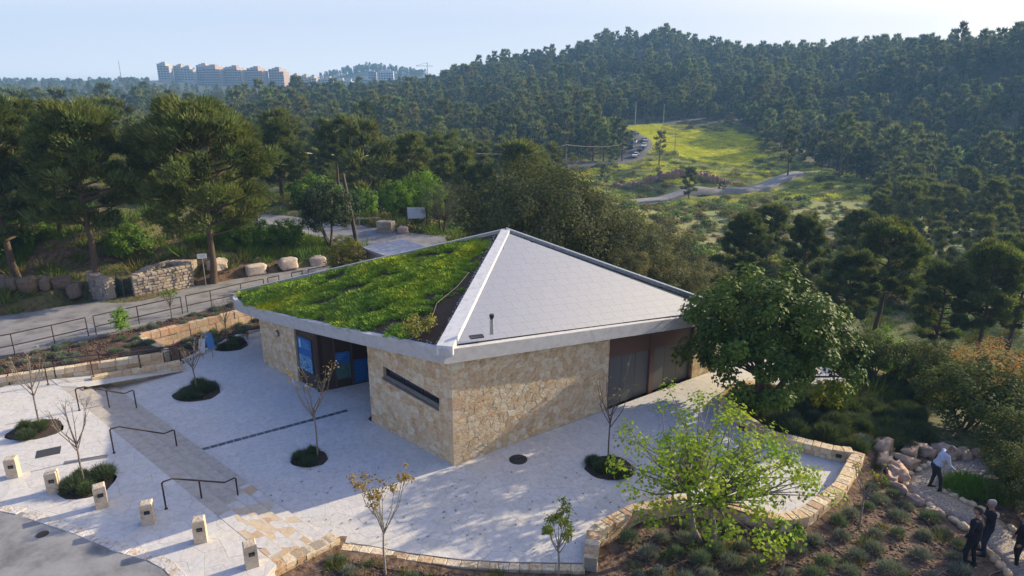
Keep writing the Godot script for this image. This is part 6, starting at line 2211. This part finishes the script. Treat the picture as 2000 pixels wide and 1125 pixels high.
	obj("window", mb.make(M.window_glass), s)
	tag(s, "small stone kiosk with a flat pale roof behind the green slope", "kiosk")
	w = base("block_wall")
	stone_wall(w, curve_of(PackedVector2Array([Vector2(-11.0, -55.2), Vector2(-9.7, -54.9)])), 1.2, 2.4, 2.4, 0.7, 0.65, 0.6, [Color(0.52, 0.44, 0.34), Color(0.46, 0.39, 0.3)], 840)
	tag(w, "short wall of big tan blocks at the car park's far side", "wall")
	mb = MB.new()
	mb.cur = Color(0.5, 0.37, 0.3)
	mb.rock(Vector3(0, 0.3, 0), Vector3(1.0, 0.8, 0.9), 841, Basis(), 8, 0.5, 0.12)
	tag(obj("boulder", mb.make(M.stone), self, Vector3(-8.9, 1.4, -54.6)), "pinkish boulder between the tan blocks and the notice board", "boulder")
	s = base("wooden_barrier", Vector3(-13.0, 1.45, -57.0), 0.15)
	for x in [-1.3, 0.0, 1.3]:
		mb = MB.new()
		mb.cur = Color(0.3, 0.25, 0.2)
		mb.box(Vector3(x, 0.4, 0), Vector3(0.14, 0.9, 0.14))
		obj("post", mb.make(M.plain), s)
	mb = MB.new()
	mb.cur = Color(0.34, 0.29, 0.24)
	mb.bar(Vector3(-1.8, 0.75, 0.08), Vector3(1.8, 0.75, 0.08), 0.12, 0.12)
	obj("rail", mb.make(M.plain), s)
	tag(s, "low wooden barrier at the car park left of the tan blocks", "barrier")
	pole_at("leaning_pole", Vector3(-11.75, 1.2, -50.8), 5.6, 0.14, Color(0.1, 0.075, 0.06), "dark bare pole leaning left beside the yellow-green bush", 0.0, Vector3(-0.75, 0, 0.1))
	rng.seed = 850
	var xf := []
	var cs := []
	for p in scatter_in(PackedVector2Array([Vector2(-19.5, -45.2), Vector2(-13.6, -48.6), Vector2(-14.5, -51.0), Vector2(-21.5, -55.5), Vector2(-24.5, -54), Vector2(-23, -47)]), 900) + scatter_in(PackedVector2Array([Vector2(-40, -42), Vector2(-32, -42.5), Vector2(-32, -48), Vector2(-42, -49)]), 500):
		xf.append(Transform3D(Basis(Vector3.UP, rr(0, TAU)).scaled(Vector3.ONE * rr(0.7, 1.5)), gv(p.x, p.y)))
		cs.append(Color(rr(0.8, 1.2), rr(1.0, 1.45), rr(0.5, 1.0)))
	tag(many("meadow_grass", K.grass, xf, self, cs), "fresh green grass on the bank between the two roads", "grass", "", "stuff")


# ---------------------------------------------------------------- people
func nets(mb: MB, bones: Array, cell: float, soft: float) -> void:  # bones: from, to, radius, radius, colour; one skin over all of them
	var lo: Vector3 = bones[0][0]
	var hi := lo
	for b in bones:
		for e in [0, 1]:
			var r: float = b[2 + e] + cell * 3 + soft
			lo = lo.min(b[e] - Vector3.ONE * r)
			hi = hi.max(b[e] + Vector3.ONE * r)
	var n := Vector3i(((hi - lo) / cell).ceil()) + Vector3i.ONE
	var f := PackedFloat32Array()
	f.resize(n.x * n.y * n.z)
	f.fill(1.0)
	for b in bones:
		var a: Vector3 = b[0]
		var d: Vector3 = b[1] - a
		var dd := maxf(d.length_squared(), 1e-9)
		var m := maxf(b[2], b[3]) + soft + cell * 2.5
		var p0 := Vector3i(((a.min(b[1]) - Vector3.ONE * m - lo) / cell).floor()).clamp(Vector3i.ZERO, n - Vector3i.ONE)
		var p1 := Vector3i(((a.max(b[1]) + Vector3.ONE * m - lo) / cell).ceil()).clamp(Vector3i.ZERO, n - Vector3i.ONE)
		for z in range(p0.z, p1.z + 1):
			for y in range(p0.y, p1.y + 1):
				for x in range(p0.x, p1.x + 1):
					var p := lo + Vector3(x, y, z) * cell
					var t := clampf((p - a).dot(d) / dd, 0.0, 1.0)
					var s: float = (p - a - d * t).length() - lerpf(b[2], b[3], t)
					var i := (z * n.y + y) * n.x + x
					var o := f[i]
					var h := clampf(0.5 + 0.5 * (o - s) / soft, 0.0, 1.0)
					f[i] = lerpf(o, s, h) - soft * h * (1.0 - h)
	var at := {}
	var step := [1, n.x, n.x * n.y]
	for z in n.z - 1:
		for y in n.y - 1:
			for x in n.x - 1:
				var i := (z * n.y + y) * n.x + x
				var inside := 0
				for k in 8:
					if f[i + (k & 1) + ((k >> 1) & 1) * n.x + (k >> 2) * n.x * n.y] < 0: inside += 1
				if inside == 0 or inside == 8: continue
				var sum := Vector3.ZERO
				var c := 0
				for e in 3:
					for u in 2:
						for v in 2:
							var q := [0, 0, 0]
							q[(e + 1) % 3] = u
							q[(e + 2) % 3] = v
							var i0: int = i + q[0] * step[0] + q[1] * step[1] + q[2] * step[2]
							var i1: int = i0 + step[e]
							if (f[i0] < 0) != (f[i1] < 0):
								var t := f[i0] / (f[i0] - f[i1])
								var pt := Vector3(q[0], q[1], q[2])
								pt[e] = t
								sum += pt
								c += 1
				var w := lo + (Vector3(x, y, z) + sum / c) * cell
				var best := 1e9
				for b in bones:
					var d: Vector3 = b[1] - b[0]
					var t := clampf((w - b[0]).dot(d) / maxf(d.length_squared(), 1e-9), 0.0, 1.0)
					var s: float = (w - b[0] - d * t).length() - lerpf(b[2], b[3], t)
					if s < best:
						best = s
						mb.cur = b[4]
				at[i] = mb.v.size()
				mb.v.append(w)
				mb.c.append(mb.cur)
	for z in range(1, n.z - 1):
		for y in range(1, n.y - 1):
			for x in range(1, n.x - 1):
				var i := (z * n.y + y) * n.x + x
				for e in 3:
					var j: int = i + step[e]
					if (f[i] < 0) == (f[j] < 0): continue
					var s1: int = step[(e + 1) % 3]
					var s2: int = step[(e + 2) % 3]
					var a: int = at[i - s1 - s2]
					var b: int = at[i - s2]
					var c: int = at[i]
					var d: int = at[i - s1]
					if f[i] < 0:
						mb.ix.append(a); mb.ix.append(c); mb.ix.append(b)
						mb.ix.append(a); mb.ix.append(d); mb.ix.append(c)
					else:
						mb.ix.append(a); mb.ix.append(b); mb.ix.append(c)
						mb.ix.append(a); mb.ix.append(c); mb.ix.append(d)

func hand(bones: Array, wrist: Vector3, d: Vector3, side: Vector3, curl: float, skin: Color) -> void:  # side points to the thumb
	var nrm := d.cross(side).normalized()
	for i in 4:
		var o := (1.5 - i) * 0.019
		var k := wrist + d * (0.088 - absf(i - 1.2) * 0.004) + side * o
		bones.append([wrist + side * o * 0.6 + d * 0.012, k, 0.014, 0.0115, skin])
		var l: float = [0.068, 0.076, 0.07, 0.054][i]
		var d1 := (d * cos(curl) + nrm * sin(curl)).normalized()
		var d2 := (d * cos(curl * 2.2) + nrm * sin(curl * 2.2)).normalized()
		bones.append([k, k + d1 * l * 0.52, 0.0095, 0.0085, skin])
		bones.append([k + d1 * l * 0.52, k + d1 * l * 0.52 + d2 * l * 0.48, 0.0085, 0.007, skin])
	var t0 := wrist + d * 0.025 + side * 0.024
	var t1 := t0 + (side * 0.75 + d * 0.65).normalized() * 0.042
	bones.append([t0, t1, 0.0125, 0.0105, skin])
	bones.append([t1, t1 + (side * 0.25 + d + nrm * 0.3).normalized() * 0.036, 0.0098, 0.0078, skin])

func person(at: Vector3, turn: float, pose: Dictionary, look: Dictionary, label: String) -> void:
	# x to the person's left, z forwards
	var lean: float = pose.get("lean", 0.0)
	var hips: Vector3 = Vector3(0, 0.93, 0) + pose.get("shift", Vector3.ZERO)
	var up := Vector3(0, cos(lean), sin(lean))
	var fw := Vector3(0, -sin(lean), cos(lean))
	var chest: Vector3 = hips + up * 0.36
	var neck: Vector3 = hips + up * 0.56
	var hl: float = lean + pose.get("head", 0.1)
	var hu := Vector3(0, cos(hl), sin(hl))
	var hf := Vector3(0, -sin(hl), cos(hl))
	var side := Vector3.RIGHT
	var sh: Color = look.shirt
	var tr: Color = look.trousers
	var skin: Color = look.skin
	var shoe := Color(0.03, 0.025, 0.022)
	var wide: float = look.get("wide", 1.0)
	var b := []
	for s in [-1.0, 1.0]:
		var hip: Vector3 = hips + side * s * 0.09 - Vector3(0, 0.02, 0)
		var foot: Vector3 = Vector3(s * 0.11, 0.0, 0.0) + (pose.left if s > 0 else pose.right)
		var knee: Vector3 = hip.lerp(foot + Vector3(0, 0.08, 0), 0.5) + Vector3(s * 0.015, 0, 0.05)
		b.append([hip, knee, 0.088 * wide, 0.062, tr])
		b.append([knee, foot + Vector3(0, 0.1, -0.01), 0.062, 0.046, tr])
		b.append([foot + Vector3(0, 0.055, -0.045), foot + Vector3(s * 0.02, 0.04, 0.15), 0.042, 0.034, shoe])
		var shoulder: Vector3 = hips + up * 0.5 + side * s * 0.17 * wide
		b.append([chest + up * 0.08, shoulder, 0.1, 0.068, sh])
		var el: Vector3 = pose.elbow_l if s > 0 else pose.elbow_r
		var wr: Vector3 = pose.wrist_l if s > 0 else pose.wrist_r
		b.append([shoulder, el, 0.06 * wide, 0.046, sh])
		b.append([el, wr.lerp(el, 0.08), 0.045, 0.033, look.get("sleeve", sh)])
	b.append([hips - up * 0.02 + side * 0.05, hips - up * 0.02 - side * 0.05, 0.122 * wide, 0.122 * wide, tr])
	b.append([hips + up * 0.09 + side * 0.045, hips + up * 0.09 - side * 0.045, 0.115 * wide, 0.115 * wide, sh])
	b.append([hips + up * 0.15, chest, 0.118 * wide, 0.125 * wide, sh])
	b.append([chest + side * 0.07, chest - side * 0.07, 0.112 * wide, 0.112 * wide, sh])
	b.append([neck - up * 0.05, neck + hu * 0.07, 0.055, 0.05, skin])
	var mb := MB.new()
	nets(mb, b, 0.02, 0.03)
	# head: skull, jaw, nose, ears, eyes, hair
	var c: Vector3 = neck + hu * 0.17 + hf * 0.015
	var h := []
	h.append([c + hu * 0.025 - hf * 0.02, c + hu * 0.02 + hf * 0.02, 0.082, 0.078, skin])
	h.append([c - hu * 0.045 + hf * 0.025, c - hu * 0.08 + hf * 0.05, 0.058, 0.038, skin])
	h.append([c + hu * 0.005 + hf * 0.09, c - hu * 0.03 + hf * 0.108, 0.01, 0.016, skin])
	h.append([c - hu * 0.062 + hf * 0.083 + side * 0.018, c - hu * 0.062 + hf * 0.083 - side * 0.018, 0.011, 0.011, skin * 0.75])
	h.append([neck + hu * 0.02, c - hu * 0.05 - hf * 0.01, 0.052, 0.055, skin])
	for s in [-1.0, 1.0]:
		h.append([c + side * s * 0.083 - hu * 0.0 - hf * 0.005, c + side * s * 0.086 - hu * 0.04, 0.018, 0.012, skin])
		h.append([c + side * s * 0.032 + hu * 0.012 + hf * 0.087, c + side * s * 0.036 + hu * 0.012 + hf * 0.086, 0.012, 0.012, Color(0.03, 0.025, 0.02)])
	var hair: Color = look.hair
	h.append([c + hu * 0.055 + hf * 0.02, c + hu * 0.05 - hf * 0.045, 0.072, 0.078, hair])
	h.append([c + hu * 0.0 - hf * 0.055, c - hu * 0.035 - hf * 0.05, 0.066, 0.05, hair])
	if look.get("cap", false):
		h.append([c + hu * 0.055 + hf * 0.06, c + hu * 0.045 + hf * 0.135, 0.045, 0.02, hair])
	nets(mb, h, 0.008, 0.012)
	for s in [-1.0, 1.0]:
		var el: Vector3 = pose.elbow_l if s > 0 else pose.elbow_r
		var wr: Vector3 = pose.wrist_l if s > 0 else pose.wrist_r
		var d := (wr - el).normalized()
		var g := [[wr.lerp(el, 0.2), wr + d * 0.015, 0.027, 0.02, skin]]
		var th := (hf - d * hf.dot(d)).normalized()
		if absf(hf.dot(d)) > 0.9: th = (-side * s - d * (-side * s).dot(d)).normalized()
		hand(g, wr, d, th, 0.35 * (1.0 if d.cross(th).dot(side * s) < 0 else -1.0), skin)
		nets(mb, g, 0.006, 0.005)
	var o := base("person", at, turn)
	obj("body", mb.make(M.cloth), o)
	o.scale = Vector3.ONE * look.get("size", 1.0)
	tag(o, label, "person")

func people() -> void:
	var skin := Color(0.4, 0.25, 0.18)
	var black := Color(0.018, 0.019, 0.024)
	person(gv(15.0, -21.1, 0.05), PI * 0.5 - 0.25, {"lean": 0.42, "head": 0.35, "shift": Vector3(0, -0.02, -0.08), "left": Vector3(0, 0, -0.1), "right": Vector3(0, 0, 0.14), "elbow_l": Vector3(0.26, 1.08, 0.24), "wrist_l": Vector3(0.2, 0.86, 0.4), "elbow_r": Vector3(-0.25, 1.07, 0.22), "wrist_r": Vector3(-0.17, 0.9, 0.42)}, {"shirt": Color(0.55, 0.62, 0.78), "trousers": Color(0.035, 0.036, 0.045), "skin": skin, "hair": Color(0.2, 0.18, 0.17), "wide": 1.12, "size": 1.06}, "man in a white-blue shirt and dark trousers bending forward on the path")
	var stand := {"lean": 0.03, "head": 0.12, "left": Vector3(0.03, 0, 0.04), "right": Vector3(-0.03, 0, -0.05), "elbow_l": Vector3(0.27, 1.16, -0.02), "wrist_l": Vector3(0.26, 0.92, 0.1), "elbow_r": Vector3(-0.27, 1.16, -0.02), "wrist_r": Vector3(-0.27, 0.9, 0.08)}
	person(gv(13.25, -16.6, 0.0), PI + 0.5, stand, {"shirt": black, "trousers": Color(0.016, 0.016, 0.02), "skin": skin, "hair": Color(0.06, 0.045, 0.035), "wide": 1.15, "size": 1.1}, "man in black seen from behind, leftmost of the three standing on the lower path")
	var arms := stand.duplicate()
	arms.elbow_l = Vector3(0.27, 1.14, 0.02)
	arms.wrist_l = Vector3(0.14, 1.02, 0.24)
	arms.elbow_r = Vector3(-0.27, 1.14, 0.02)
	arms.wrist_r = Vector3(-0.12, 1.05, 0.25)
	person(gv(14.15, -17.3, 0.0), PI + 1.3, arms, {"shirt": Color(0.02, 0.022, 0.03), "trousers": Color(0.03, 0.036, 0.055), "skin": skin, "hair": Color(0.35, 0.33, 0.31), "wide": 1.05, "size": 1.06}, "dark-clothed person with light grey hair, middle one of the three on the lower path")
	person(gv(14.75, -16.75, 0.0), -1.9, stand, {"shirt": Color(0.022, 0.02, 0.022), "trousers": Color(0.02, 0.02, 0.024), "skin": skin, "hair": Color(0.08, 0.06, 0.05), "wide": 1.0, "size": 0.98}, "dark-clothed person rightmost of the three, half hidden by the olive tree")


func _ready() -> void:
	var cam := Camera3D.new()
	cam.name = "camera"
	cam.position = Vector3(0, 13.5, 0)
	cam.rotation_degrees = Vector3(-17.0, 0, 0)
	cam.fov = 45.76
	cam.near = 0.1
	cam.far = 6000.0
	add_child(cam)
	cam.current = true
	var env := Environment.new()
	env.background_mode = Environment.BG_SKY
	var sky_m := ProceduralSkyMaterial.new()
	sky_m.sky_top_color = Color(0.08, 0.155, 0.41).linear_to_srgb()
	sky_m.sky_horizon_color = Color(0.66, 0.67, 0.685).linear_to_srgb()
	sky_m.sky_curve = 0.22
	sky_m.ground_bottom_color = Color(0.1, 0.1, 0.09).linear_to_srgb()
	sky_m.ground_horizon_color = Color(0.5, 0.55, 0.62).linear_to_srgb()
	sky_m.sun_angle_max = 98.0
	sky_m.sun_curve = 0.40
	env.sky = Sky.new()
	env.sky.sky_material = sky_m
	env.tonemap_mode = Environment.TONE_MAPPER_LINEAR
	env.tonemap_exposure = 1.78
	env.sdfgi_enabled = true
	env.ssao_enabled = true
	env.ssil_enabled = true
	env.fog_enabled = true
	env.fog_light_color = Color(0.58, 0.79, 1.0)
	env.fog_density = 0.00043
	var we := WorldEnvironment.new()
	we.name = "world"
	we.environment = env
	add_child(we)
	var sun := DirectionalLight3D.new()
	sun.name = "sun"
	sun.light_color = Color(1.0, 0.93, 0.80)
	sun.light_energy = 1.6
	sun.light_angular_distance = 0.5
	sun.shadow_enabled = true
	var el := deg_to_rad(21.0)
	var to_sun := Vector3(0.870 * cos(el), sin(el), -0.493 * cos(el))
	add_child(sun)
	sun.look_at_from_position(to_sun * 100.0, Vector3.ZERO)
	materials()
	terrain()
	kinds()
	forest()
	far_country()
	roadside()
	plaza()
	building()
	handrails()
	fences()
	bollards()
	parapets()
	big_trees()
	pits_planted()
	garden()
	people()
